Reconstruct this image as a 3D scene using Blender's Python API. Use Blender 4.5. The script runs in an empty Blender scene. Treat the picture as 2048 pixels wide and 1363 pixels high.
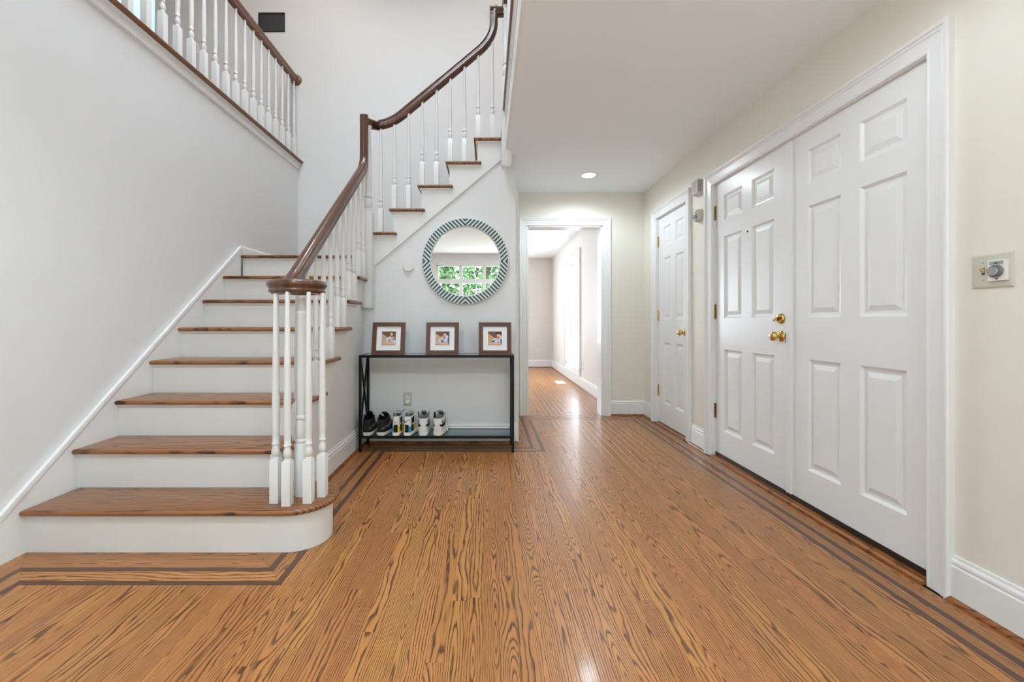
import bpy, bmesh, math, random
from mathutils import Vector, Matrix
random.seed(7)
PI = math.pi
scene = bpy.context.scene
C = scene.collection

# ---------------------------------------------------------------- camera, world, light, exposure
F_PX, VPX, VPY, W, H = 838.0, 974.0, 642.5, 2048.0, 1363.0
CAM_H = 1.026
cam_d = bpy.data.cameras.new('camera')
cam_d.sensor_fit = 'HORIZONTAL'; cam_d.sensor_width = 36.0
cam_d.lens = F_PX / W * 36.0
cam_d.shift_x = (W / 2 - VPX) / W
cam_d.shift_y = -(H / 2 - VPY) / W
cam_d.clip_start = 0.02
cam = bpy.data.objects.new('camera', cam_d)
cam.location = (0, 0, CAM_H); cam.rotation_euler = (PI / 2, 0, 0)
C.objects.link(cam); scene.camera = cam

world = bpy.data.worlds.new('sky'); scene.world = world
world.use_nodes = True
bg = world.node_tree.nodes['Background']
bg.inputs[0].default_value = (0.79, 0.90, 1.0, 1); bg.inputs[1].default_value = 8.5

vs = scene.view_settings
vs.view_transform = 'Standard'; vs.look = 'None'; vs.gamma = 1.0; vs.use_curve_mapping = False
vs.exposure = 0.75
scene.cycles.max_bounces = 8; scene.cycles.diffuse_bounces = 6
scene.cycles.glossy_bounces = 5; scene.cycles.sample_clamp_indirect = 8.0

def portal(name, loc, rot, sx, sy):
    d = bpy.data.lights.new(name, 'AREA'); d.shape = 'RECTANGLE'; d.size = sx; d.size_y = sy
    d.cycles.is_portal = True
    o = bpy.data.objects.new(name, d); o.location = loc; o.rotation_euler = rot
    C.objects.link(o)
CAN_POWER = 28.0
def spot(name, loc, power, col=(0.78, 0.91, 1.0), angle=172, blend=0.55, radius=0.07):
    d = bpy.data.lights.new(name, 'SPOT'); d.energy = power; d.color = col
    d.spot_size = math.radians(angle); d.spot_blend = blend; d.shadow_soft_size = radius
    o = bpy.data.objects.new(name, d); o.location = loc; C.objects.link(o); return o

# ---------------------------------------------------------------- materials
M = {}
def mat(name, col, rough=0.5, metal=0.0, spec=0.5, bump=0.0, bscale=200.0, var=0.0, coat=0.0, emit=None, trans=0.0, ior=1.45):
    m = bpy.data.materials.new(name); m.use_nodes = True
    nt = m.node_tree; b = nt.nodes['Principled BSDF']
    c = tuple(((x / 255.0) / 12.92 if x / 255.0 <= 0.04045 else ((x / 255.0 + 0.055) / 1.055) ** 2.4) for x in col) + (1,)
    b.inputs['Base Color'].default_value = c
    b.inputs['Roughness'].default_value = rough; b.inputs['Metallic'].default_value = metal
    b.inputs['Specular IOR Level'].default_value = spec; b.inputs['IOR'].default_value = ior
    b.inputs['Coat Weight'].default_value = coat; b.inputs['Transmission Weight'].default_value = trans
    if emit:
        b.inputs['Emission Color'].default_value = (emit[0], emit[1], emit[2], 1)
        b.inputs['Emission Strength'].default_value = emit[3]
    g = nt.nodes.new('ShaderNodeNewGeometry')
    nz = nt.nodes.new('ShaderNodeTexNoise'); nz.inputs['Scale'].default_value = 6.0 if var else bscale
    nz.inputs['Detail'].default_value = 3.0
    nt.links.new(g.outputs['Position'], nz.inputs['Vector'])
    if var:
        mx = nt.nodes.new('ShaderNodeMix'); mx.data_type = 'RGBA'
        mx.inputs[6].default_value = tuple(x * (1 - var) for x in c[:3]) + (1,)
        mx.inputs[7].default_value = tuple(min(1, x * (1 + var)) for x in c[:3]) + (1,)
        nt.links.new(nz.outputs['Fac'], mx.inputs[0]); nt.links.new(mx.outputs[2], b.inputs['Base Color'])
    if bump:
        nb = nt.nodes.new('ShaderNodeTexNoise'); nb.inputs['Scale'].default_value = bscale
        nt.links.new(g.outputs['Position'], nb.inputs['Vector'])
        bp = nt.nodes.new('ShaderNodeBump'); bp.inputs['Strength'].default_value = bump; bp.inputs['Distance'].default_value = 0.002
        nt.links.new(nb.outputs['Fac'], bp.inputs['Height']); nt.links.new(bp.outputs['Normal'], b.inputs['Normal'])
    M[name] = m; return m

def srgb(c):
    return tuple(((x / 255.0) / 12.92 if x / 255.0 <= 0.04045 else ((x / 255.0 + 0.055) / 1.055) ** 2.4) for x in c) + (1,)

def wood(name, light, dark, axis='Y', pitch=0.0105, contrast=0.95, tone=0.18, rough=0.32, coat=0.14, width=0.057, amp=0.10):
    """sawn timber: growth rings cut lengthwise, one random cut per piece"""
    m = bpy.data.materials.new(name); m.use_nodes = True
    nt = m.node_tree; N = nt.nodes; L = nt.links; b = N['Principled BSDF']
    def mth(op, a, bb=None, c=None):
        n = N.new('ShaderNodeMath'); n.operation = op
        for k, v in enumerate((a, bb, c)):
            if v is None: continue
            if isinstance(v, (int, float)): n.inputs[k].default_value = v
            else: L.new(v, n.inputs[k])
        return n.outputs[0]
    geo = N.new('ShaderNodeNewGeometry'); sep = N.new('ShaderNodeSeparateXYZ'); L.new(geo.outputs['Position'], sep.inputs[0])
    oi = N.new('ShaderNodeObjectInfo'); r = oi.outputs['Random']
    r2 = mth('FRACT', mth('MULTIPLY', r, 17.31)); r3 = mth('FRACT', mth('MULTIPLY', r, 53.77)); r4 = mth('FRACT', mth('MULTIPLY', r, 91.13))
    if axis == 'Y': along, across = sep.outputs['Y'], sep.outputs['X']
    elif axis == 'X': along, across = sep.outputs['X'], sep.outputs['Y']
    else: along, across = sep.outputs['Z'], sep.outputs['X']
    up = sep.outputs['Z'] if axis != 'Z' else sep.outputs['Y']
    # low-frequency wander of the heart line
    cv = N.new('ShaderNodeCombineXYZ')
    L.new(mth('MULTIPLY', along, 1.0), cv.inputs[0]); L.new(mth('MULTIPLY', r, 300.0), cv.inputs[1]); L.new(mth('MULTIPLY', across, 2.0), cv.inputs[2])
    n1 = N.new('ShaderNodeTexNoise'); n1.inputs['Scale'].default_value = 1.0; n1.inputs['Detail'].default_value = 1.0
    L.new(cv.outputs[0], n1.inputs['Vector'])
    depth = mth('ADD', mth('MULTIPLY', mth('SUBTRACT', n1.outputs['Fac'], 0.5), amp * 2), mth('MULTIPLY', mth('SUBTRACT', r3, 0.5), 0.03))
    gen = N.new('ShaderNodeTexCoord'); gs = N.new('ShaderNodeSeparateXYZ'); L.new(gen.outputs['Generated'], gs.inputs[0])
    ga = gs.outputs['X'] if axis == 'Y' else (gs.outputs['Y'] if axis == 'X' else gs.outputs['X'])
    cl = mth('ADD', mth('MULTIPLY', mth('SUBTRACT', ga, 0.5), width), mth('MULTIPLY', mth('SUBTRACT', r2, 0.5), width * 1.6))
    rad = mth('SQRT', mth('ADD', mth('MULTIPLY', cl, cl), mth('MULTIPLY', depth, depth)))
    # wiggle
    cw = N.new('ShaderNodeCombineXYZ')
    L.new(mth('MULTIPLY', across, 28.0), cw.inputs[0]); L.new(mth('MULTIPLY', along, 5.0), cw.inputs[1]); L.new(mth('MULTIPLY', r, 200.0), cw.inputs[2])
    n2 = N.new('ShaderNodeTexNoise'); n2.inputs['Scale'].default_value = 1.0; n2.inputs['Detail'].default_value = 2.0
    L.new(cw.outputs[0], n2.inputs['Vector'])
    ph = mth('ADD', mth('DIVIDE', rad, mth('MULTIPLY', mth('ADD', mth('MULTIPLY', mth('MULTIPLY', r4, r4), 1.3), 0.45), pitch)), mth('MULTIPLY', n2.outputs['Fac'], 2.2))
    saw = mth('FRACT', ph)
    ramp = N.new('ShaderNodeValToRGB'); ramp.color_ramp.interpolation = 'EASE'
    e = ramp.color_ramp.elements
    e[0].position = 0.0; e[0].color = (0.35, 0.35, 0.35, 1); e[1].position = 1.0; e[1].color = (0.30, 0.30, 0.30, 1)
    q = e.new(0.07); q.color = (1, 1, 1, 1); q = e.new(0.20); q.color = (0.8, 0.8, 0.8, 1); q = e.new(0.40); q.color = (0.16, 0.16, 0.16, 1); q = e.new(0.6); q.color = (0.0, 0.0, 0.0, 1); q = e.new(0.92); q.color = (0.04, 0.04, 0.04, 1)
    L.new(saw, ramp.inputs[0])
    # pores
    cp = N.new('ShaderNodeCombineXYZ')
    L.new(mth('MULTIPLY', across, 520.0), cp.inputs[0]); L.new(mth('MULTIPLY', along, 14.0), cp.inputs[1]); L.new(mth('MULTIPLY', up, 300.0), cp.inputs[2])
    n3 = N.new('ShaderNodeTexNoise'); n3.inputs['Scale'].default_value = 1.0; n3.inputs['Detail'].default_value = 2.0
    L.new(cp.outputs[0], n3.inputs['Vector'])
    pores = N.new('ShaderNodeMapRange'); pores.inputs[1].default_value = 0.38; pores.inputs[2].default_value = 0.66
    pores.inputs[3].default_value = 0.45; pores.inputs[4].default_value = 1.25
    L.new(n3.outputs['Fac'], pores.inputs[0])
    fac = mth('MULTIPLY', mth('MULTIPLY', ramp.outputs[0], pores.outputs[0]), contrast)
    fac2 = mth('ADD', fac, mth('MULTIPLY', pores.outputs[0], 0.10)); 
    cl_ = N.new('ShaderNodeClamp'); L.new(fac2, cl_.inputs[0])
    mx = N.new('ShaderNodeMix'); mx.data_type = 'RGBA'
    mx.inputs[6].default_value = srgb(light); mx.inputs[7].default_value = srgb(dark)
    L.new(cl_.outputs[0], mx.inputs[0])
    hs = N.new('ShaderNodeHueSaturation'); L.new(mx.outputs[2], hs.inputs['Color'])
    L.new(mth('ADD', mth('MULTIPLY', r2, tone * 2), 1.0 - tone), hs.inputs['Value'])
    L.new(mth('ADD', mth('MULTIPLY', r3, 0.010), 0.496), hs.inputs['Hue'])
    L.new(hs.outputs['Color'], b.inputs['Base Color'])
    b.inputs['Roughness'].default_value = rough
    b.inputs['Coat Weight'].default_value = coat; b.inputs['Coat Roughness'].default_value = 0.12
    bp = N.new('ShaderNodeBump'); bp.inputs['Strength'].default_value = 0.12; bp.inputs['Distance'].default_value = 0.0008
    bp.invert = True
    L.new(fac, bp.inputs['Height']); L.new(bp.outputs['Normal'], b.inputs['Normal'])
    M[name] = m; return m

mat('paint_white', (226, 227, 227), 0.55, bump=0.06, bscale=350, var=0.012)
mat('paint_cream', (231, 227, 216), 0.5, bump=0.06, bscale=350, var=0.012)
mat('paint_far', (222, 219, 214), 0.6, bump=0.05, bscale=350)
mat('paint_blue', (190, 210, 222), 0.6)
mat('paint_ceiling', (239, 244, 248), 0.8, bump=0.05, bscale=250)
mat('trim_white', (234, 235, 235), 0.28, var=0.012)
mat('riser_white', (230, 230, 228), 0.4, var=0.03)
mat('baluster_white', (226, 226, 225), 0.3, var=0.02)
mat('brass', (224, 190, 118), 0.09, metal=1.0)
mat('brass_old', (150, 122, 70), 0.32, metal=1.0, var=0.3)
mat('steel_black', (22, 25, 27), 0.38, metal=0.4)
mat('glass_dark', (22, 62, 76), 0.08, coat=0.6)
mat('mirror_silver', (245, 247, 247), 0.0, metal=1.0)
mat('bone', (214, 222, 214), 0.35, var=0.04)
mat('teal_inlay', (52, 78, 92), 0.35, var=0.3)
mat('plastic_ivory', (203, 200, 184), 0.4)
mat('plastic_white', (232, 231, 226), 0.4)
mat('plastic_grey', (204, 200, 192), 0.45)
mat('dark_slot', (40, 38, 36), 0.6)
mat('dark_grey_panel', (58, 59, 62), 0.55)
mat('panel_rim', (40, 40, 40), 0.5)
mat('toggle_yellow', (218, 196, 140), 0.4)
mat('chrome', (205, 205, 205), 0.18, metal=1.0)
mat('knob_grey', (112, 114, 118), 0.45)
mat('label_grey', (165, 170, 174), 0.4, metal=0.3)
mat('frame_walnut', (92, 52, 34), 0.4, var=0.15, bump=0.05, bscale=120)
mat('mat_board', (238, 239, 240), 0.8)
mat('photo_brown', (112, 76, 52), 0.5, var=0.2)
mat('photo_tan', (196, 160, 124), 0.5, var=0.08)
mat('photo_skin', (224, 178, 150), 0.5)
mat('photo_shirt', (205, 208, 222), 0.5, var=0.1)
mat('photo_blue', (92, 100, 132), 0.5, var=0.2)
mat('photo_hair', (52, 32, 24), 0.5)
mat('photo_hair_light', (128, 76, 46), 0.5)
mat('shoe_black', (26, 27, 30), 0.7, bump=0.3, bscale=600)
mat('shoe_dark', (13, 13, 14), 0.8)
mat('shoe_navy', (44, 62, 110), 0.4)
mat('shoe_grey', (110, 112, 118), 0.5)
mat('shoe_white', (232, 232, 230), 0.45)
mat('sole_white', (224, 222, 216), 0.5)
mat('shoe_yellow', (232, 206, 40), 0.4)
mat('shoe_blue', (40, 150, 205), 0.4)
mat('shoe_red', (170, 60, 50), 0.5)
mat('shoe_teal', (120, 150, 165), 0.6)
mat('shoe_olive', (170, 165, 120), 0.6)
mat('bronze_sweep', (62, 50, 40), 0.45, metal=0.5)
mat('lens_lit', (255, 250, 240), 0.5, emit=(1.0, 0.95, 0.87, 14.0))
mat('leaf_green', (52, 92, 30), 0.5, var=0.6)
mat('bark', (60, 48, 38), 0.9)
mat('ground_pale', (206, 204, 198), 0.9, var=0.1)
def glass_mat():
    m = bpy.data.materials.new('pane_glass'); m.use_nodes = True
    nt = m.node_tree; nt.nodes.remove(nt.nodes['Principled BSDF'])
    t = nt.nodes.new('ShaderNodeBsdfTransparent'); g = nt.nodes.new('ShaderNodeBsdfGlossy'); g.inputs['Roughness'].default_value = 0.0
    mx = nt.nodes.new('ShaderNodeMixShader'); mx.inputs[0].default_value = 0.05
    nt.links.new(t.outputs[0], mx.inputs[1]); nt.links.new(g.outputs[0], mx.inputs[2])
    nt.links.new(mx.outputs[0], nt.nodes['Material Output'].inputs[0]); M['pane_glass'] = m
glass_mat()
OAK_L, OAK_D = (184, 123, 66), (74, 40, 19)
wood('oak_floor', OAK_L, OAK_D, 'Y', tone=0.11, contrast=1.1)
wood('oak_floor_x', OAK_L, OAK_D, 'X', tone=0.11, contrast=1.1)
wood('walnut_strip', (92, 58, 42), (52, 30, 22), 'Y', contrast=0.6, tone=0.08, width=0.02)
wood('walnut_strip_x', (92, 58, 42), (52, 30, 22), 'X', contrast=0.6, tone=0.08, width=0.02)
wood('oak_tread', (156, 102, 60), (58, 32, 17), 'X', pitch=0.014, tone=0.05, width=0.22, amp=0.12, contrast=1.1, rough=0.33)
wood('oak_tread_y', (150, 96, 56), (58, 32, 17), 'Y', pitch=0.014, tone=0.05, width=0.22, amp=0.12, contrast=1.1, rough=0.33)
wood('shoe_oak', (156, 96, 48), (84, 46, 20), 'Y', tone=0.06, width=0.02)
wood('shoe_oak_x', (156, 96, 48), (84, 46, 20), 'X', tone=0.06, width=0.02)
wood('rail_dark', (96, 60, 42), (44, 26, 19), 'Y', pitch=0.008, contrast=0.7, tone=0.04, width=0.06, rough=0.28, coat=0.4)
wood('rail_brown', (122, 80, 52), (70, 42, 26), 'Y', pitch=0.008, contrast=0.6, tone=0.04, width=0.06, rough=0.3, coat=0.3)
wood('cap_brown', (132, 84, 48), (84, 50, 26), 'Y', pitch=0.008, contrast=0.6, tone=0.04, width=0.1)

# ---------------------------------------------------------------- mesh helpers
def wloc(o):
    v = Vector((0, 0, 0))
    while o is not None:
        v += o.location; o = o.parent
    return v

class MB:
    def __init__(s): s.v = []; s.f = []; s.m = []; s.cur = 0
    def add(s, vs, fs):
        k = len(s.v); s.v += [tuple(p) for p in vs]
        for f in fs: s.f.append([i + k for i in f]); s.m.append(s.cur)
        return s
    def box(s, x0, x1, y0, y1, z0, z1):
        vs = [(x, y, z) for z in (z0, z1) for y in (y0, y1) for x in (x0, x1)]
        return s.add(vs, [(0, 2, 3, 1), (4, 5, 7, 6), (0, 1, 5, 4), (2, 6, 7, 3), (0, 4, 6, 2), (1, 3, 7, 5)])
    def prism(s, poly, axis, a0, a1):
        """poly of 2-D points extruded along axis"""
        def p(q, a):
            if axis == 'X': return (a, q[0], q[1])
            if axis == 'Y': return (q[0], a, q[1])
            return (q[0], q[1], a)
        n = len(poly); vs = [p(q, a0) for q in poly] + [p(q, a1) for q in poly]
        fs = [list(range(n)), list(range(2 * n - 1, n - 1, -1))] + [(i, (i + 1) % n, n + (i + 1) % n, n + i) for i in range(n)]
        return s.add(vs, fs)
    def loft(s, rings, cap=True, closed=True):
        n = len(rings[0]); vs = [p for r in rings for p in r]; fs = []
        for j in range(len(rings) - 1):
            for i in range(n if closed else n - 1):
                fs.append((j * n + i, j * n + (i + 1) % n, (j + 1) * n + (i + 1) % n, (j + 1) * n + i))
        if cap:
            fs.append(list(range(n - 1, -1, -1))); fs.append([(len(rings) - 1) * n + i for i in range(n)])
        return s.add(vs, fs)
    def lathe(s, prof, c, axis='Z', seg=16, start=0.0, cap=True):
        rings = []
        for r, h in prof:
            ring = []
            for i in range(seg):
                a = 2 * PI * i / seg + start; u, w = r * math.cos(a), r * math.sin(a)
                if axis == 'Z': ring.append((c[0] + u, c[1] + w, c[2] + h))
                elif axis == 'X': ring.append((c[0] + h, c[1] + u, c[2] + w))
                else: ring.append((c[0] + u, c[1] + h, c[2] + w))
            rings.append(ring)
        return s.loft(rings, cap)
    def tube(s, pts, r, seg=8):
        pts = [Vector(p) for p in pts]; rings = []
        for i, p in enumerate(pts):
            t = (pts[min(i + 1, len(pts) - 1)] - pts[max(i - 1, 0)]).normalized()
            a = t.cross(Vector((0, 0, 1))) if abs(t.z) < 0.9 else t.cross(Vector((1, 0, 0)))
            a.normalize(); b = t.cross(a)
            rings.append([tuple(p + a * (r * math.cos(2 * PI * k / seg)) + b * (r * math.sin(2 * PI * k / seg))) for k in range(seg)])
        return s.loft(rings)
    def bar(s, p0, p1, w, h, up=(0, 0, 1)):
        p0, p1 = Vector(p0), Vector(p1); t = (p1 - p0).normalized(); a = t.cross(Vector(up)).normalized(); b = a.cross(t)
        ring = lambda p: [tuple(p + a * (sx * w / 2) + b * (sy * h / 2)) for sx, sy in ((-1, -1), (1, -1), (1, 1), (-1, 1))]
        return s.loft([ring(p0), ring(p1)])
    def build(s, name, m, parent=None, smooth=False, angle=40, local=False, bevel=0.0):
        me = bpy.data.meshes.new(name)
        off = Vector((0, 0, 0)) if (parent is None or local) else wloc(parent)
        me.from_pydata([(p[0] - off.x, p[1] - off.y, p[2] - off.z) for p in s.v], [], s.f)
        ms = m if isinstance(m, (list, tuple)) else [m]
        for k in ms: me.materials.append(M[k])
        for p, k in zip(me.polygons, s.m): p.material_index = k
        bm = bmesh.new(); bm.from_mesh(me)
        bmesh.ops.recalc_face_normals(bm, faces=bm.faces)
        if bevel:
            bmesh.ops.bevel(bm, geom=[e for e in bm.edges if len(e.link_faces) == 2 and e.calc_face_angle() > 0.6], offset=bevel, segments=2, affect='EDGES', profile=0.6)
        if smooth:
            for f in bm.faces: f.smooth = True
            for e in bm.edges:
                if len(e.link_faces) == 2 and e.calc_face_angle() > math.radians(angle): e.smooth = False
        bm.to_mesh(me); bm.free()
        o = bpy.data.objects.new(name, me); C.objects.link(o); o.parent = parent
        return o

def thing(name, label, cat, loc=(0, 0, 0), group=None, kind=None, rotz=0.0):
    o = bpy.data.objects.new(name, None); o.location = loc; o.rotation_euler = (0, 0, rotz); C.objects.link(o)
    o.empty_display_size = 0.05
    tag(o, label, cat, group, kind); return o
def tag(o, label=None, cat=None, group=None, kind=None):
    if label: o['label'] = label
    if cat: o['category'] = cat
    if group: o['group'] = group
    if kind: o['kind'] = kind
    return o
def struct(o, label=None): 
    o['kind'] = 'structure'
    if label: o['label'] = label
    return o
def sroot(name, label=None, loc=(0, 0, 0)):
    o = bpy.data.objects.new(name, None); o.location = loc; C.objects.link(o); o.empty_display_size = 0.05
    return struct(o, label)
def inst(src, name, parent, loc):
    o = bpy.data.objects.new(name, src); C.objects.link(o); o.parent = parent
    o.location = Vector(loc) - wloc(parent); return o
def boxo(name, m, parent, *b, bevel=0.0):
    return MB().box(*b).build(name, m, parent, bevel=bevel)

def sweep(mb, pts, prof, lat0=None, cap=True, squash=None):
    """profile (lateral, up) swept along pts; lateral stays horizontal"""
    pts = [Vector(p) for p in pts]; lat = Vector(lat0) if lat0 else None; rings = []
    for i, p in enumerate(pts):
        t0 = (p - pts[i - 1]).normalized() if i > 0 else None
        t1 = (pts[i + 1] - p).normalized() if i < len(pts) - 1 else None
        t = ((t0 or t1) + (t1 or t0)).normalized()
        hv = Vector((t.x, t.y, 0))
        if hv.length > 0.15:
            l2 = Vector((t.y, -t.x, 0)).normalized()
            if lat is not None and l2.dot(lat) < -0.2: l2 = -l2
            lat = l2
        up = lat.cross(t).normalized()
        k = 1.0
        if t0 and t1:
            c = max(0.5, math.sqrt(max(0.0, (1 + t0.dot(t1)) / 2))); k = 1.0 / c
        horiz_turn = t0 is not None and t1 is not None and abs((t1 - t0).z) < abs((t1 - t0).xy.length) and abs(t.z) < 0.3
        q = squash(i) if squash else 1.0
        rings.append([tuple(p + lat * (u * (k if horiz_turn else 1)) + up * (v * q * (1 if horiz_turn else k))) for u, v in prof])
    mb.loft(rings, cap)
    return mb

def offset_poly(poly, d):
    """inset a CCW polygon by d"""
    n = len(poly); out = []
    for i in range(n):
        p0, p1, p2 = Vector(poly[i - 1]), Vector(poly[i]), Vector(poly[(i + 1) % n])
        e0, e1 = (p1 - p0).normalized(), (p2 - p1).normalized()
        n0, n1 = Vector((-e0.y, e0.x)), Vector((-e1.y, e1.x)); b = (n0 + n1)
        if b.length < 1e-6: b = n0
        b.normalize(); k = d / max(0.35, b.dot(n0)); out.append((p1.x + b.x * k, p1.y + b.y * k))
    return out
def nosed_slab(mb, poly, ztop, th):
    """slab with half-round edges"""
    r = th / 2; rings = []
    for k in range(7):
        a = -PI / 2 + PI * k / 6
        rings.append([(x, y, ztop - r + r * math.sin(a)) for x, y in offset_poly(poly, r * (1 - math.cos(a)))])
    return mb.loft(rings)

BASE_PROF = [(0, 0.018), (0.015, 0.018), (0.015, 0.128), (0.011, 0.134), (0.013, 0.142), (0.012, 0.150), (0.006, 0.158), (0.005, 0.168), (0, 0.170)]
def baseboard(name, p0, p1, n, shoe=True, h=None, z=0.0, label=None, m0=0, m1=0, parent=None):
    """p0,p1 on the wall, n = outward normal (2-D); m0,m1 = mitre (+1 outside corner, -1 inside corner)"""
    p0, p1, n = Vector(p0), Vector(p1), Vector(n); t = (p1 - p0).normalized()
    prof = BASE_PROF if h is None else [(0, 0), (0.015, 0), (0.015, h - 0.02), (0.008, h - 0.008), (0, h)]
    def ring(p, s, mi): return [(p.x + n.x * d + s * t.x * d * mi, p.y + n.y * d + s * t.y * d * mi, z + q) for d, q in prof]
    mb = MB().loft([ring(p0, -1, m0), ring(p1, 1, m1)])
    if parent is None: o = struct(mb.build(name, 'trim_white'), label)
    else: o = mb.build(name, 'trim_white', parent)
    if shoe:
        sp = [(0.0, 0.0), (0.030, 0.0)] + [(0.013 + 0.017 * math.cos(a), 0.019 * math.sin(a)) for a in (0.4, 0.8, 1.2, PI / 2)] + [(0, 0.019)]
        def r2(p, s, mi): return [(p.x + n.x * d + s * t.x * d * mi, p.y + n.y * d + s * t.y * d * mi, z + q) for d, q in sp]
        MB().loft([r2(p0, -1, m0), r2(p1, 1, m1)]).build('shoe_moulding', 'shoe_oak' if abs(t.y) > 0.5 else 'shoe_oak_x', o, smooth=True)
    return o

CAS_PROF = [(0, 0), (0, 0.011), (0.006, 0.014), (0.012, 0.012), (0.055, 0.016), (0.060, 0.021), (0.068, 0.019), (0.074, 0.026), (0.086, 0.028), (0.089, 0.022), (0.089, 0)]
def casing(name, frame, a0, a1, top, parent=None, bottom=0.0, closed=False, prof=CAS_PROF):
    """frame(u, v, d) -> world; inner opening a0..a1, bottom..top"""
    mb = MB(); k = len(prof)
    if closed:
        rings = [[frame(a0 - o, bottom - o, p) for o, p in prof], [frame(a0 - o, top + o, p) for o, p in prof],
                 [frame(a1 + o, top + o, p) for o, p in prof], [frame(a1 + o, bottom - o, p) for o, p in prof]]
        rings.append(rings[0]); mb.loft(rings, cap=False)
    else:
        rings = [[frame(a0 - o, bottom, p) for o, p in prof], [frame(a0 - o, top + o, p) for o, p in prof],
                 [frame(a1 + o, top + o, p) for o, p in prof], [frame(a1 + o, bottom, p) for o, p in prof]]
        mb.loft(rings)
    return mb.build(name, 'trim_white', parent)
def right_frame(X): return lambda u, v, d: (X - d, u, v)
def front_frame(Y): return lambda u, v, d: (u, Y - d, v)

# ---------------------------------------------------------------- main dimensions
RISE, RUN = 0.1974, 0.2362
XL, XR = -2.065, 1.72              # left wall, right wall
YM, YB = 3.545, 4.58               # wall under the upper flight, back wall
XS = -1.045                        # side wall of lower flight
XB = 0.244                         # hall side of the stair block
ZC, Z2, ZT = 2.435, 2.764, 5.20    # hall ceiling, upper floor, upper ceiling
YR = -1.65                         # rear wall behind the camera
YWELL = 0.80
yr = lambda i: 1.8595 + RUN * (i - 1)      # riser faces, lower flight
xr = lambda i: -1.025 + RUN * (i - 9)      # riser faces, upper flight
zt = lambda i: RISE * i
zn1 = lambda y: RISE + RISE / RUN * (y - 1.829)
zn2 = lambda x: zt(9) + RISE / RUN * (x + 1.055)
FAR_X, FAR_Y = 1.46, 9.35

# ---------------------------------------------------------------- floor with planks
floor = struct(MB().box(-4.7, 1.95, -1.8, 9.6, -0.05, -0.009).build('floor', 'bark'), 'oak strip floor with dark inlaid border')
PW = 0.0571
count = [0]
def plank(poly, m, name='plank', top=0.0, parent=floor):
    """thin board with eased edges"""
    g = 0.00015; lo = offset_poly(poly, g); up = offset_poly(poly, g + 0.0005)
    mb = MB().loft([[(x, y, -0.009) for x, y in lo], [(x, y, top - 0.0005) for x, y in lo], [(x, y, top) for x, y in up]])
    cx = sum(p[0] for p in poly) / len(poly); cy = sum(p[1] for p in poly) / len(poly)
    me = bpy.data.meshes.new(name)
    me.from_pydata([(x - cx, y - cy, z) for x, y, z in mb.v], [], mb.f); me.materials.append(M[m])
    o = bpy.data.objects.new(name, me); o.location = (cx, cy, 0); C.objects.link(o); o.parent = parent
    count[0] += 1
    return o
rest = MB()
def col_planks(x0, x1, ya, yb, lo=0.55, hi=1.5):
    y = ya - random.uniform(0, 0.7)
    while y < yb - 1e-4:
        ln = random.uniform(lo, hi); y1 = y + ln
        if yb - y1 < 0.25: y1 = yb
        s0, s1 = max(y, ya), min(y1, yb)
        if s1 - s0 > 0.02: plank([(x0, s0), (x1, s0), (x1, s1), (x0, s1)], 'oak_floor')
        y = y1
k = 0
x1 = 1.525
while x1 > -1.90:
    x0 = x1 - PW; xc = (x0 + x1) / 2
    ytop = 4.40 if xc > 0.45 else (3.325 if xc > -0.815 else 1.65)
    col_planks(x0, x1, 1.0, ytop)
    rest.box(x0 + 0.0005, x1 - 0.0005, YR, 0.9995, -0.009, 0.0)
    x1 = x0
x1 = FAR_X
while x1 > -2.75:
    x0 = x1 - PW
    if x1 > 0.30: col_planks(x0, x1, 4.585, FAR_Y, 0.9, 2.2)
    else: rest.box(x0 + 0.0005, x1 - 0.0005, 4.585, FAR_Y, -0.009, 0.0)
    x1 = x0
tag(rest.build('plank_field', 'oak_floor', floor), kind='stuff')
# border: wall line, outer strip edges, inner strip edges, per run
bord = {'A': (-2.05, -1.94, -1.92, -1.847, -1.827), 'B': (1.862, 1.745, 1.725, 1.655, 1.635), 'C': (-1.03, -0.905, -0.885, -0.828, -0.808),
        'D': (3.53, 3.41, 3.39, 3.33, 3.31), 'E': (0.258, 0.356, 0.376, 0.44, 0.46), 'F': (4.575, 4.50, 4.48, 4.41, 4.39), 'G': (1.69, 1.613, 1.593, 1.54, 1.52)}
def mid(t, a): return (t[0] * (1 - a) + t[1] * a,)
for kk in bord:
    t = bord[kk]; sg = math.copysign(0.0035, t[2] - t[1]); t = (t[0], t[1] - sg, t[2] + sg, t[3] - sg, t[4] + sg)
    bord[kk] = (t[0], t[0] * 0.5 + t[1] * 0.5) + t[1:]
runs = 'ABCDEFG'
def node(kk, c):
    """corner between run kk-1 and kk on curve c"""
    if kk == 0: return (bord['A'][c], 1.0)
    if kk == 7: return (bord['G'][c], 1.0)
    a, b2 = runs[kk - 1], runs[kk]
    return (bord[a][c], bord[b2][c]) if a in 'ACEG' else (bord[b2][c], bord[a][c])
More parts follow.
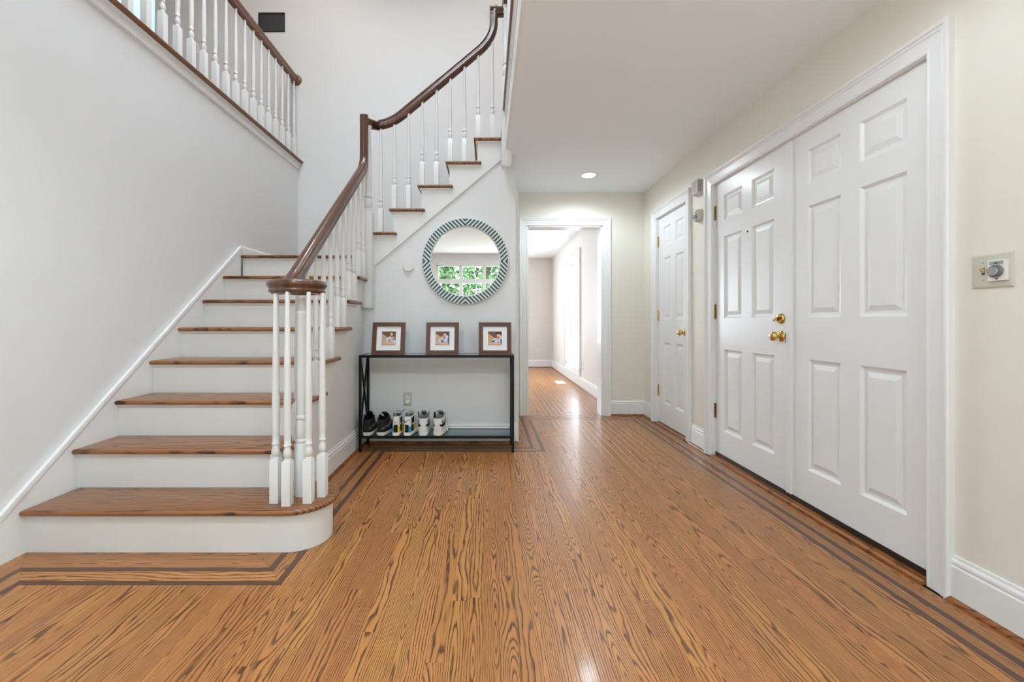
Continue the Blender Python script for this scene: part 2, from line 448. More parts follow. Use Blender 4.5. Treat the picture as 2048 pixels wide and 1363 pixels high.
for kk in range(7):
    ax = 'y' if runs[kk] in 'ACEG' else 'x'
    for c in range(5):
        p0, p1, p2, p3 = node(kk, c), node(kk + 1, c), node(kk + 1, c + 1), node(kk, c + 1)
        dark = c in (2, 4)
        m = ('walnut_strip' if dark else 'oak_floor') + ('' if ax == 'y' else '_x')
        nm = 'border_strip' if dark else 'plank'
        ln = math.dist(p0, p1); cuts = 1 if (dark or ln < 1.2) else 2
        for q in range(cuts):
            f0, f1 = q / cuts, (q + 1) / cuts
            lerp = lambda a, b2, f: (a[0] + (b2[0] - a[0]) * f, a[1] + (b2[1] - a[1]) * f)
            poly = [lerp(p0, p1, f0), lerp(p0, p1, f1), lerp(p3, p2, f1), lerp(p3, p2, f0)]
            area = sum(poly[i - 1][0] * poly[i][1] - poly[i][0] * poly[i - 1][1] for i in range(4))
            if area < 0: poly.reverse()
            plank(poly, m, nm, top=0.0006)
rr = MB()
for c in ('A', 'G'):
    t = bord[c]; rr.box(min(t[0], t[5]), max(t[0], t[5]), YR, 0.9995, -0.009, 0.0)
tag(rr.build('plank_edge', 'oak_floor', floor), kind='stuff')
print('PLANKS', count[0])

# ---------------------------------------------------------------- room shell
w = struct(MB().box(XL - 0.12, XL, YR, YB, 0, 2.70).build('wall_left', 'paint_white'), 'tall plain white wall beside the lower stair flight')
mb = MB()
mb.box(XL - 0.12, XB, YB, YB + 0.12, 0, Z2)
mb.box(-3.62, XR + 0.12, YB, YB + 0.12, Z2, ZT).box(-4.70, -4.40, YB, YB + 0.12, Z2, ZT).box(-4.40, -3.62, YB, YB + 0.12, 4.80, ZT)
struct(mb.build('wall_back', 'paint_white'), 'white two-storey back wall of the stairwell')
mb = MB(); OX0, OX1, OZ = 0.4416, 1.259, 2.07
mb.box(XB - 0.05, OX0, YB, YB + 0.16, 0, ZC + 0.1).box(OX1, XR + 0.12, YB, YB + 0.16, 0, ZC + 0.1).box(OX0, OX1, YB, YB + 0.16, OZ, ZC + 0.1)
struct(mb.build('wall_hall', 'paint_cream'), 'cream end wall of the hall with cased opening')
# right wall with the door openings
EY0, EYM, EY1 = 1.632, 2.404, 3.185
KY0, KY1 = 3.612, 4.242
DT = 2.062
mb = MB()
for a, b2 in ((YR, EY0), (EY1, KY0), (KY1, YB)): mb.box(XR, XR + 0.12, a, b2, 0, ZC + 0.1)
for a, b2 in ((EY0, EY1), (KY0, KY1)): mb.box(XR, XR + 0.12, a, b2, DT, ZC + 0.1)
struct(mb.build('wall_right', 'paint_cream'), 'cream wall with the white entry doors')
struct(MB().box(XR, XR + 0.12, YR, YB, Z2, ZT).build('wall_upper_right', 'paint_white'))
struct(MB().box(-4.72, -4.60, YR, YB, Z2, ZT).build('wall_upper_left', 'paint_white'))
# ceiling of the hall / floor of the upper hall
mb = MB()
mb.box(0.169, XR + 0.12, YR, YB, ZC, Z2 - 0.02).box(XL, 0.169, YR, YWELL, ZC, Z2 - 0.02)
struct(mb.build('ceiling', 'paint_ceiling'), 'flat white ceiling over the entry hall')
mb = MB(); mb.box(0.25, XR, YR, YB, Z2 - 0.02, Z2).box(XL, 0.25, YR, YWELL, Z2 - 0.02, Z2).box(-4.6, -2.14, YR, YB, Z2 - 0.1, Z2)
struct(mb.build('floor_upper', 'oak_floor'))
mb = MB(); SX0, SX1, SY0, SY1 = -1.6, -0.3, 1.0, 2.75  # skylight opening added out of view to light the stairwell from above
mb.box(-4.7, SX0, YR, YB, ZT, ZT + 0.1).box(SX1, XR + 0.1, YR, YB, ZT, ZT + 0.1).box(SX0, SX1, YR, SY0, ZT, ZT + 0.1).box(SX0, SX1, SY1, YB, ZT, ZT + 0.1)
mb.box(SX0 - 0.05, SX0, SY0, SY1, ZT, ZT + 0.4).box(SX1, SX1 + 0.05, SY0, SY1, ZT, ZT + 0.4).box(SX0, SX1, SY0 - 0.05, SY0, ZT, ZT + 0.4).box(SX0, SX1, SY1, SY1 + 0.05, ZT, ZT + 0.4)
struct(mb.build('ceiling_upper', 'paint_ceiling'))
portal('added_skylight_portal', ((SX0 + SX1) / 2, (SY0 + SY1) / 2, ZT + 0.39), (0, 0, 0), SX1 - SX0, SY1 - SY0)
# rear wall with picture window
WX0, WX1, WZ0, WZ1 = -1.06, 1.44, 0.10, 2.20
UX0, UX1, UZ0, UZ1 = -3.0, -1.2, 3.55, 4.75  # unseen upper window, added to let daylight into the upper storey
mb = MB(); t0, t1 = YR - 0.14, YR
mb.box(-4.7, WX0, t0, t1, 0, Z2).box(WX1, XR + 0.12, t0, t1, 0, Z2).box(WX0, WX1, t0, t1, 0, WZ0).box(WX0, WX1, t0, t1, WZ1, Z2)
mb.box(-4.7, UX0, t0, t1, Z2, ZT).box(UX1, XR + 0.12, t0, t1, Z2, ZT).box(UX0, UX1, t0, t1, Z2, UZ0).box(UX0, UX1, t0, t1, UZ1, ZT)
struct(mb.build('wall_rear', 'paint_white'), 'white wall with wide window, seen in the mirror')
portal('rear_portal', ((WX0 + WX1) / 2, YR - 0.13, (WZ0 + WZ1) / 2), (PI / 2, 0, 0), WX1 - WX0, WZ1 - WZ0)
portal('rear_upper_portal', ((UX0 + UX1) / 2, YR - 0.13, (UZ0 + UZ1) / 2), (PI / 2, 0, 0), UX1 - UX0, UZ1 - UZ0)
# windows at the rear, the upper one added: sashes with mullions
def rear_window(name, x0, x1, z0, z1, n, zr, label=None):
    r = sroot(name, label, ((x0 + x1) / 2, YR, z0))
    mb = MB(); y0, y1 = YR - 0.10, YR - 0.03
    mb.box(x0, x0 + 0.05, y0, y1, z0, z1).box(x1 - 0.05, x1, y0, y1, z0, z1).box(x0, x1, y0, y1, z0, z0 + 0.05).box(x0, x1, y0, y1, z1 - 0.02, z1)
    mb.build('window_frame', 'trim_white', r)
    pw = (x1 - x0 - 0.04) / n
    for i in range(1, n): boxo('mullion', 'trim_white', r, x0 + 0.02 + pw * i - 0.035, x0 + 0.02 + pw * i + 0.035, y0, y1, z0 + 0.05, z1 - 0.02)
    boxo('transom', 'trim_white', r, x0 + 0.05, x1 - 0.05, y0 + 0.003, y1 - 0.003, zr - 0.045, zr + 0.045)
    for i in range(n):
        a, b2 = x0 + 0.02 + pw * i + 0.035, x0 + 0.02 + pw * (i + 1) - 0.035
        m2 = MB()
        for q in (1, 2): m2.box(a + (b2 - a) * q / 3 - 0.005, a + (b2 - a) * q / 3 + 0.005, y0 + 0.03, y0 + 0.04, zr, z1 - 0.02)
        m2.box(a, b2, y0 + 0.03, y0 + 0.04, (zr + z1) / 2 + 0.02, (zr + z1) / 2 + 0.03)
        m2.build('muntin', 'shoe_grey', r)
        boxo('pane', 'pane_glass', r, a, b2, y0 + 0.045, y0 + 0.049, z0 + 0.05, z1 - 0.02)
    fr = lambda u, v, d: (u, YR + d, v)
    casing('window_casing', fr, x0, x1, z1, r, z0, closed=True)
rear_window('window_1', WX0, WX1, WZ0, WZ1, 5, 1.87, 'wide white window with woodland outside, seen in the mirror')
rear_window('added_window_2', UX0, UX1, UZ0, UZ1, 5, 4.5)
# wall under the upper flight, stair side wall, hall side of the block
poly = [(XS, 0), (XB, 0), (XB, ZC), (0.169, ZC), (0.169, 2.5), (0.05, 2.5), (XS, 1.60)]
struct(MB().prism(poly, 'Y', YM, YM + 0.06).build('wall_under_stairs', 'paint_white'), 'white wall under the upper flight holding the round mirror')
poly = [(2.10, 0), (YM + 0.06, 0), (YM + 0.06, zn1(YM) - 0.10), (2.5, zn1(2.5) - 0.25), (2.10, 0.15)]
struct(MB().prism(poly, 'X', XS - 0.06, XS).build('wall_stair_side', 'paint_white'), 'white wall below the lower stair flight')
mb = MB().box(XB - 0.06, XB, YM + 0.06, 3.70, 0, ZC).box(XB - 0.06, XB, 4.42, YB, 0, ZC).box(XB - 0.06, XB, 3.70, 4.42, 2.06, ZC)
struct(mb.build('wall_block_side', 'paint_white'), 'narrow side wall beside the hall opening')
# far room
mb = MB().box(-2.8, FAR_X + 0.16, FAR_Y, FAR_Y + 0.12, 0, 0.7).box(-2.8, FAR_X + 0.16, FAR_Y, FAR_Y + 0.12, 2.1, ZC)
mb.box(0.1, FAR_X + 0.16, FAR_Y, FAR_Y + 0.12, 0.7, 2.1).box(-2.8, -1.9, FAR_Y, FAR_Y + 0.12, 0.7, 2.1)
struct(mb.build('wall_far', 'paint_far'), 'pale far wall of the next room')
portal('far_portal', (-0.9, FAR_Y + 0.11, 1.4), (-PI / 2, 0, 0), 2.0, 1.4)
WY0, WY1, FZ0, FZ1 = 6.60, 7.72, 0.262, 2.092
mb = MB()
mb.box(FAR_X, FAR_X + 0.16, YB + 0.16, WY0, 0, ZC).box(FAR_X, FAR_X + 0.16, WY1, FAR_Y, 0, ZC).box(FAR_X, FAR_X + 0.16, WY0, WY1, 0, FZ0).box(FAR_X, FAR_X + 0.16, WY0, WY1, FZ1, ZC)
struct(mb.build('wall_far_right', 'paint_far'), 'pale wall of the next room with the tall window')
portal('far_right_portal', (FAR_X + 0.15, (WY0 + WY1) / 2, (FZ0 + FZ1) / 2), (0, PI / 2, 0), FZ1 - FZ0, WY1 - WY0)
struct(MB().box(-2.92, -2.8, YB + 0.12, FAR_Y, 0, ZC).build('wall_far_left', 'paint_far'))
struct(MB().box(-2.8, XB - 0.05, YB + 0.12, YB + 0.14, 0, ZC).build('wall_far_near', 'paint_far'))
struct(MB().box(-2.9, FAR_X + 0.16, YB + 0.16, FAR_Y + 0.1, ZC, ZC + 0.08).build('ceiling_far', 'paint_ceiling'), 'white ceiling of the next room')
# upper side room behind the balcony, pale blue
mb = MB().box(-5.4, -5.3, YB + 0.12, 6.6, Z2, ZT).box(-2.9, -2.8, YB + 0.12, 6.6, Z2, ZT)
mb.box(-5.4, -2.8, 6.6, 6.7, Z2, 3.5).box(-5.4, -2.8, 6.6, 6.7, 4.9, ZT).box(-5.4, -4.35, 6.6, 6.7, 3.5, 4.9).box(-3.85, -2.8, 6.6, 6.7, 3.5, 4.9)
mb.box(-5.4, -2.8, YB + 0.12, 6.7, Z2 - 0.1, Z2).box(-5.4, -2.8, YB + 0.12, 6.7, ZT, ZT + 0.1)
struct(mb.build('wall_side_room', 'paint_blue'), 'pale blue room behind the upper balcony')
portal('side_room_portal', (-4.1, 6.69, 4.2), (-PI / 2, 0, 0), 0.5, 1.4)

# ---------------------------------------------------------------- baseboards
baseboard('baseboard_right', (XR, YR), (XR, EY0 - 0.085), (-1, 0))
baseboard('baseboard_right_pier', (XR, EY1 + 0.085), (XR, KY0 - 0.085), (-1, 0))
baseboard('baseboard_right_far', (XR, KY1 + 0.085), (XR, YB), (-1, 0), m1=-1)
baseboard('baseboard_hall', (OX1 + 0.089, YB), (XR, YB), (0, -1), m1=-1)
baseboard('baseboard_mirror_wall', (XS, YM), (XB, YM), (0, -1), m0=-1, m1=1)
baseboard('baseboard_stair_side', (XS, 2.05), (XS, YM), (1, 0), m1=-1)
baseboard('baseboard_block_side', (XB, YM), (XB, 3.61), (1, 0), m0=1)
baseboard('baseboard_left', (XL, YR), (XL, 1.72), (1, 0), shoe=False)
baseboard('baseboard_far', (-2.8, FAR_Y), (FAR_X, FAR_Y), (0, -1), m1=-1)
baseboard('baseboard_far_right', (FAR_X, YB + 0.16), (FAR_X, FAR_Y), (-1, 0), m1=-1)
baseboard('baseboard_landing_left', (XL, yr(8)), (XL, YB), (1, 0), shoe=False, h=0.085, z=zt(8), m1=-1)
baseboard('baseboard_landing_back', (XL, YB), (-1.025, YB), (0, -1), shoe=False, h=0.085, z=zt(8), m0=-1)
baseboard('baseboard_upper', (-3.53, YB), (-2.14, YB), (0, -1), shoe=False, h=0.14, z=Z2)

# ---------------------------------------------------------------- doors
def panel_grid(frame, u0, u1, v0, v1, cols, rows, parent, th=0.042):
    """stiles and rails with raised panels; cols/rows are (lo, hi) of the panel cells"""
    us = sorted({u0, u1} | {x for c in cols for x in c}); vs2 = sorted({v0, v1} | {x for r in rows for x in r})
    mb = MB()
    for i in range(len(us) - 1):
        for j in range(len(vs2) - 1):
            if any(abs(c[0] - us[i]) < 1e-6 for c in cols) and any(abs(r[0] - vs2[j]) < 1e-6 for r in rows): continue
            q = [(us[i], vs2[j]), (us[i + 1], vs2[j]), (us[i + 1], vs2[j + 1]), (us[i], vs2[j + 1])]
            mb.add([frame(a, b2, 0) for a, b2 in q] , [(0, 1, 2, 3)])
    e = [(u0, v0), (u1, v0), (u1, v1), (u0, v1)]
    mb.add([frame(a, b2, 0) for a, b2 in e] + [frame(a, b2, -th) for a, b2 in e], [(0, 1, 5, 4), (1, 2, 6, 5), (2, 3, 7, 6), (3, 0, 4, 7), (7, 6, 5, 4)])
    mb.build('door_frame', 'trim_white', parent)
    for c in cols:
        for r in rows:
            ins = [(0, 0), (0.004, -0.003), (0.013, -0.011), (0.020, -0.012), (0.026, -0.012), (0.048, -0.004), (0.050, -0.003)]
            rings = [[frame(c[0] + d, r[0] + d, h), frame(c[1] - d, r[0] + d, h), frame(c[1] - d, r[1] - d, h), frame(c[0] + d, r[1] - d, h)] for d, h in ins]
            m2 = MB().loft(rings, cap=False)
            m2.add(rings[-1], [(0, 1, 2, 3)])
            m2.build('door_panel', 'trim_white', parent)
ROWS = [(0.221, 0.822), (1.048, 1.650), (1.766, 1.954)]
def knob(parent, X, y, z, s=1.0):
    k = MB().lathe([(0.001, -0.066), (0.012, -0.066), (0.022, -0.062), (0.0275, -0.053), (0.0285, -0.045), (0.025, -0.036), (0.016, -0.029), (0.011, -0.025), (0.011, -0.008)], (X, y, z), 'X', 20).build('knob', 'brass', parent, smooth=True)
    MB().lathe([(0.012, -0.014), (0.020, -0.013), (0.030, -0.007), (0.033, -0.003), (0.033, 0.0)], (X, y, z), 'X', 24).build('rosette', 'brass', k, smooth=True)
    return k
def hinge(parent, X, y, z, m='brass_old'):
    mb = MB()
    for q in range(5):
        mb.lathe([(0.0065, -0.05 + q * 0.021), (0.0065, -0.031 + q * 0.021)], (X, y, z - 0.002), 'Z', 10)
    mb.lathe([(0.002, 0.056), (0.005, 0.054), (0.005, 0.05)], (X, y, z), 'Z', 10)
    mb.box(X + 0.002, X + 0.004, y - 0.012, y + 0.012, z - 0.052, z + 0.052)
    return mb.build('hinge', m, parent)
XD = XR + 0.018
# entry: near leaf (fixed) and far leaf (with lockset)
rf = right_frame(XD)
d1 = sroot('door_1', 'near leaf of the white double entry door, six panels', (XD, (EY0 + EYM) / 2, 0.04))
panel_grid(rf, EY0 + 0.002, EYM - 0.002, 0.044, DT - 0.0025, [(1.734, 1.954), (2.059, 2.272)], ROWS, d1)
boxo('astragal', 'trim_white', d1, XD - 0.012, XD + 0.01, EYM - 0.022, EYM + 0.020, 0.044, DT - 0.008, bevel=0.003)
for z in (0.352, 1.10, 1.847): hinge(d1, XD - 0.007, EY0 + 0.003, z)
d2 = sroot('door_2', 'far leaf of the white double entry door with brass knob and deadbolt', (XD, (EYM + EY1) / 2, 0.04))
panel_grid(rf, EYM + 0.002, EY1 - 0.002, 0.044, DT - 0.0025, [(2.536, 2.752), (2.857, 3.073)], ROWS, d2)
for z in (0.352, 1.10, 1.845): hinge(d2, XD - 0.007, EY1 - 0.003, z)
knob(d2, XD, 2.474, 0.939)
db = MB().lathe([(0.010, -0.016), (0.024, -0.014), (0.031, -0.006), (0.032, 0.0)], (XD, 2.474, 1.043), 'X', 24).build('deadbolt', 'brass', d2, smooth=True)
MB().prism([(2.474 - 0.026, 1.043 + 0.008), (2.474 - 0.020, 1.043 + 0.016), (2.474 + 0.022, 1.043 - 0.006), (2.474 + 0.026, 1.043 - 0.016), (2.474 + 0.012, 1.043 - 0.012)], 'X', XD - 0.036, XD - 0.014).build('thumb_turn', 'brass', db, bevel=0.002)
MB().lathe([(0.001, -0.003), (0.005, -0.003), (0.007, 0.0)], (XD, 2.795, 1.626), 'X', 12).build('peephole', 'dark_slot', d2)
boxo('strike_plate', 'dark_slot', d2, XD - 0.0125, XD - 0.011, EYM + 0.0195, EYM + 0.0215, 0.90, 0.96)
for dd, a, b2 in ((d1, EY0 + 0.004, EYM - 0.002), (d2, EYM + 0.002, EY1 - 0.004)):
    boxo('door_sweep', 'bronze_sweep', dd, XD - 0.004, XD + 0.03, a, b2, 0.018, 0.043)
tr = sroot('trim_1', 'white moulded casing around the double entry door', (XR, (EY0 + EY1) / 2, 0))
casing('casing', right_frame(XR), EY0 - 0.002, EY1 + 0.002, DT + 0.002, tr)
MB().box(XR - 0.001, XR + 0.10, EY0 - 0.02, EY0 + 0.001, 0, DT).box(XR - 0.001, XR + 0.10, EY1 - 0.001, EY1 + 0.02, 0, DT).box(XR - 0.001, XR + 0.10, EY0 - 0.02, EY1 + 0.02, DT - 0.001, DT + 0.02).build('jamb', 'trim_white', tr)
MB().prism([(XR - 0.028, 0.0), (XR + 0.10, 0.0), (XR + 0.10, 0.018), (XR - 0.018, 0.018), (XR - 0.028, 0.012)], 'Y', EY0, EY1).build('threshold', 'shoe_oak', tr)
boxo('weather_plate', 'dark_slot', tr, XD + 0.045, XD + 0.08, EY0, EY1, 0.018, DT)
# closet door
d3 = sroot('door_3', 'narrow white six-panel closet door with brass knob', (XD, (KY0 + KY1) / 2, 0.02))
panel_grid(rf, KY0 + 0.002, KY1 - 0.002, 0.022, DT - 0.0025, [(3.708, 3.868), (3.970, 4.130)], ROWS, d3)
for z in (0.337, 1.084, 1.828): hinge(d3, XD - 0.007, KY1 - 0.002, z, 'brass')
knob(d3, XD, KY0 + 0.066, 0.93)
tr = sroot('trim_2', 'white moulded casing around the narrow closet door', (XR, (KY0 + KY1) / 2, 0))
casing('casing', right_frame(XR), KY0 - 0.002, KY1 + 0.002, DT + 0.002, tr)
MB().box(XR - 0.001, XR + 0.10, KY0 - 0.02, KY0 + 0.001, 0, DT).box(XR - 0.001, XR + 0.10, KY1 - 0.001, KY1 + 0.02, 0, DT).box(XR - 0.001, XR + 0.10, KY0 - 0.02, KY1 + 0.02, DT - 0.001, DT + 0.02).build('jamb', 'trim_white', tr)
MB().prism([(XR - 0.028, 0.0), (XR + 0.10, 0.0), (XR + 0.10, 0.016), (XR - 0.018, 0.016), (XR - 0.028, 0.010)], 'Y', KY0, KY1).build('threshold', 'shoe_oak', tr)
boxo('door_stop', 'trim_white', tr, XD + 0.045, XD + 0.06, KY0, KY1, 0.0, DT)
# door under the stairs, seen edge-on
lf = lambda u, v, d: (XB + d, u, v)
d4 = sroot('door_4', 'white door under the stairs seen edge-on, brass knob showing', (XB - 0.02, 4.06, 0.02))
lf2 = lambda u, v, d: (XB - 0.018 + d, u, v)
panel_grid(lf2, 3.703, 4.417, 0.02, 2.055, [(3.80, 4.0), (4.12, 4.32)], ROWS, d4)
MB().lathe([(0.001, 0.066), (0.012, 0.066), (0.022, 0.062), (0.0275, 0.053), (0.0285, 0.045), (0.025, 0.036), (0.016, 0.029), (0.011, 0.025), (0.011, 0.008), (0.03, 0.006), (0.033, 0.0)], (XB - 0.018, 4.35, 0.93), 'X', 20).build('knob', 'brass', d4, smooth=True)
tr = sroot('trim_3', 'white casing of the door under the stairs', (XB, 4.06, 0))
casing('casing', lf, 3.698, 4.422, 2.062, tr)
# cased opening
tr = sroot('trim_4', 'white moulded casing around the opening to the next room', (0.85, YB, 0))
casing('casing', front_frame(YB), OX0, OX1, OZ, tr)
MB().box(OX0 - 0.002, OX0 + 0.012, YB - 0.002, YB + 0.162, 0, OZ).box(OX1 - 0.012, OX1 + 0.002, YB - 0.002, YB + 0.162, 0, OZ).box(OX0, OX1, YB - 0.002, YB + 0.162, OZ - 0.012, OZ + 0.002).build('jamb', 'trim_white', tr)
casing('casing', lambda u, v, d: (u, YB + 0.16 + d, v), OX0, OX1 - 0.0, OZ, tr)
# upper doorway casing
tr = sroot('trim_5', 'white casing of the upper doorway behind the balcony', (-4.0, YB, Z2))
casing('casing', front_frame(YB), -4.40, -3.62, 4.80, tr, bottom=Z2)
MB().box(-4.40, -4.388, YB, YB + 0.12, Z2, 4.80).box(-3.632, -3.62, YB, YB + 0.12, Z2, 4.80).build('jamb', 'trim_white', tr)
# tall window of the far room
wr = sroot('window_3', 'tall white window with small panes in the next room', (FAR_X, (WY0 + WY1) / 2, FZ0))
casing('window_casing', right_frame(FAR_X), WY0, WY1, FZ1, wr, FZ0, closed=True)
MB().box(FAR_X, FAR_X + 0.14, WY0, WY0 + 0.02, FZ0, FZ1).box(FAR_X, FAR_X + 0.14, WY1 - 0.02, WY1, FZ0, FZ1).box(FAR_X, FAR_X + 0.14, WY0, WY1, FZ0, FZ0 + 0.02).box(FAR_X, FAR_X + 0.14, WY0, WY1, FZ1 - 0.02, FZ1).build('jamb', 'trim_white', wr)
zm = 1.19
for sx, za, zb in ((0.085, FZ0 + 0.02, zm + 0.02), (0.115, zm - 0.02, FZ1 - 0.02)):
    X = FAR_X + sx
    mb = MB().box(X, X + 0.025, WY0 + 0.02, WY0 + 0.065, za, zb).box(X, X + 0.025, WY1 - 0.065, WY1 - 0.02, za, zb).box(X, X + 0.025, WY0 + 0.065, WY1 - 0.065, za, za + 0.045).box(X, X + 0.025, WY0 + 0.065, WY1 - 0.065, zb - 0.045, zb)
    s = mb.build('sash', 'trim_white', wr)
    ww = (WY1 - WY0 - 0.13)
    for q in range(1, 4): boxo('muntin', 'trim_white', s, X + 0.004, X + 0.02, WY0 + 0.065 + ww * q / 4 - 0.008, WY0 + 0.065 + ww * q / 4 + 0.008, za + 0.045, zb - 0.045)
    for q in range(1, 3): boxo('muntin', 'trim_white', s, X + 0.005, X + 0.019, WY0 + 0.065, WY1 - 0.065, za + 0.045 + (zb - za - 0.09) * q / 3 - 0.008, za + 0.045 + (zb - za - 0.09) * q / 3 + 0.008)
    boxo('pane', 'pane_glass', s, X + 0.010, X + 0.014, WY0 + 0.065, WY1 - 0.065, za + 0.045, zb - 0.045)
boxo('sash_lock', 'chrome', wr, FAR_X + 0.07, FAR_X + 0.085, 7.5, 7.56, FZ0 + 0.05, FZ0 + 0.075)

# ---------------------------------------------------------------- staircase
st = thing('staircase', 'L-shaped staircase with brown oak treads and white risers', 'staircase', (-1.5, 1.86, 0))
TH = 0.027
BC, BR = (-0.895, 2.009), 0.178
# starting step with round end
arc = lambda r, a0, a1, n: [(BC[0] + r * math.cos(a0 + (a1 - a0) * i / n), BC[1] + r * math.sin(a0 + (a1 - a0) * i / n)) for i in range(n + 1)]
poly = [(-2.047, BC[1] - BR)] + arc(BR, -PI / 2, PI / 2, 20) + [(XS + 0.01, BC[1] + BR), (XS + 0.01, yr(2) + 0.01), (-2.047, yr(2) + 0.01)]
nosed_slab(MB(), poly, zt(1), TH).build('tread', 'oak_tread', st, smooth=True, angle=50)
rr_ = BR - 0.031
poly = [(-2.047, BC[1] - rr_)] + arc(rr_, -PI / 2, PI / 2, 20) + [(XS - 0.01, BC[1] + rr_), (-2.047, BC[1] + rr_)]
MB().prism(poly, 'Z', 0.0, zt(1) - TH).build('riser', 'riser_white', st, smooth=True)
XT = -0.985
XSK = -1.028
for i in range(2, 8):
    y0 = yr(i) - 0.031; y1 = yr(i + 1) + 0.002
    poly = [(-2.047, y0), (XT, y0), (XT, y1 + 0.03), (XSK, y1 + 0.03), (XSK, y1), (-2.047, y1)]
    nosed_slab(MB(), poly, zt(i), TH).build('tread', 'oak_tread', st, smooth=True, angle=50)
y0 = yr(8) - 0.031
nosed_slab(MB(), [(-2.047, y0), (XT, y0), (XT, y0 + 0.10), (-1.02, y0 + 0.10), (-1.02, YB), (-2.047, YB)], zt(8), TH).build('landing', 'oak_tread', st, smooth=True, angle=50)
for i in range(2, 9):
    boxo('riser', 'riser_white', st, -2.047, XSK - 0.004, yr(i), yr(i) + 0.018, zt(i - 1) - 0.005, zt(i) - TH)
    cv = MB().prism([(yr(i), zt(i) - TH), (yr(i) - 0.016, zt(i) - TH), (yr(i) - 0.013, zt(i) - TH - 0.007), (yr(i) - 0.006, zt(i) - TH - 0.014), (yr(i), zt(i) - TH - 0.018)], 'X', -2.047, XSK + 0.014)
    if i < 8: cv.prism([(XSK, zt(i) - TH), (XSK + 0.016, zt(i) - TH), (XSK + 0.012, zt(i) - TH - 0.008), (XSK, zt(i) - TH - 0.018)], 'Y', yr(i) - 0.013, yr(i + 1) + 0.012)
    cv.build('cove_moulding', 'riser_white', st)
# upper flight
for i in range(9, 14):
    x0 = xr(i) - 0.031; x1_ = xr(i + 1) + 0.002
    poly = [(x0, 3.497), (x1_ + 0.03, 3.497), (x1_ + 0.03, 3.532), (x1_, 3.532), (x1_, YB), (x0, YB)]
    nosed_slab(MB(), poly, zt(i), TH).build('tread', 'oak_tread_y', st, smooth=True, angle=50)
for i in range(9, 15):
    boxo('riser', 'riser_white', st, xr(i) + 0.0005, xr(i) + 0.018, 3.534, YB, zt(i - 1) - 0.005, zt(i) - TH)
    if i < 14:
        cv = MB().prism([(xr(i), zt(i) - TH), (xr(i) - 0.016, zt(i) - TH), (xr(i) - 0.012, zt(i) - TH - 0.008), (xr(i), zt(i) - TH - 0.018)], 'Y', 3.516, YB)
        cv.prism([(3.53, zt(i) - TH), (3.514, zt(i) - TH), (3.518, zt(i) - TH - 0.008), (3.53, zt(i) - TH - 0.018)], 'X', xr(i) - 0.012, xr(i + 1) + 0.014)
        cv.build('cove_moulding', 'riser_white', st)
nosed_slab(MB(), [(xr(14) - 0.029, 3.42), (0.28, 3.42), (0.28, YB), (xr(14) - 0.029, YB)], Z2, TH).build('landing_nosing', 'cap_brown', st, smooth=True)
# outer stringers with saw-tooth top
pts = [(yr(2) + 0.01, zt(1) - 0.03)]
for i in range(2, 9):
    pts.append((yr(i), zt(i) - TH)); pts.append((min(yr(i + 1), 3.53), zt(i) - TH))
pts.append((3.53, zn1(3.53) - 0.37)); pts.append((2.12, zn1(2.12) - 0.37))
MB().prism(pts, 'X', XS, XSK).build('stringer', 'riser_white', st)
pts = [(-1.02, zn2(-1.02) - 0.40)]
pts = []
for i in range(9, 14):
    pts.append((xr(i), zt(i) - TH)); pts.append((min(xr(i + 1), 0.13), zt(i) - TH))
pts.append((0.13, zn2(0.13) - 0.37)); pts.append((-1.025, zn2(-1.025) - 0.37))
MB().prism(pts, 'Y', 3.53, YM).build('stringer', 'riser_white', st)
# wall skirt with moulded cap
pts = [(1.0, 0.0), (3.49, 0.0), (3.49, zt(8) + 0.082), (1.72, 0.170), (1.0, 0.17)]
zs = lambda y: zn1(y) + 0.064
pts = [(1.70, 0.0), (3.483, 0.0), (3.483, zs(3.483)), (1.72, zs(1.72)), (1.70, 0.16)]
sk = MB().prism(pts, 'X', XL, -2.047).build('skirt_board', 'trim_white', st)
MB().bar((-2.050, 1.712, zs(1.712) - 0.008), (-2.050, 3.49, zs(3.49) - 0.008), 0.018, 0.026, up=(0, 0, 1)).build('skirt_cap', 'trim_white', sk, bevel=0.005)

# ---------------------------------------------------------------- balusters, newels, rails
BW = 0.0195
_cache = {}
def baluster_mesh(h, base=0.20):
    key = (round(h, 3), round(base, 3))
    if key in _cache: return _cache[key]
    mb = MB(); b2 = base
    sq = lambda r, z: [(math.copysign(r, x), math.copysign(r, y), z) for x, y in ((1, 1), (-1, 1), (-1, -1), (1, -1))]
    mb.loft([sq(BW, 0), sq(BW, b2 - 0.006), sq(BW * 0.72, b2 + 0.002)])
    prof = [(0.0150, b2), (0.0155, b2 + 0.006), (0.0125, b2 + 0.010), (0.0170, b2 + 0.022), (0.0185, b2 + 0.032), (0.0165, b2 + 0.046), (0.0125, b2 + 0.060), (0.0125, b2 + 0.064),
            (0.0170, b2 + 0.067), (0.0172, b2 + 0.072), (0.0140, b2 + 0.076), (0.0145, b2 + 0.10), (0.0165, b2 + 0.16), (0.0160, b2 + 0.24), (0.0098, h)]
    mb.loft([[(r * math.cos(2 * PI * k / 12), r * math.sin(2 * PI * k / 12), z) for k in range(12)] for r, z in prof])
    o = mb.build('baluster', 'baluster_white', None, smooth=True, angle=45)
    me = o.data; bpy.data.objects.remove(o); _cache[key] = me
    return me
_hp = [(0.012, -0.038), (0.014, -0.031), (0.023, -0.029), (0.0245, -0.022), (0.021, -0.017), (0.022, -0.010), (0.027, -0.002), (0.031, 0.008), (0.031, 0.018), (0.026, 0.027), (0.014, 0.033)]
RAIL_PROF = _hp + [(0.0, 0.035)] + [(-u, v) for u, v in reversed(_hp)]
RAIL_PROF = [(u * 1.06, v * 1.06) for u, v in RAIL_PROF]
RX = BC[0] - 0.117                       # rail line of the lower flight
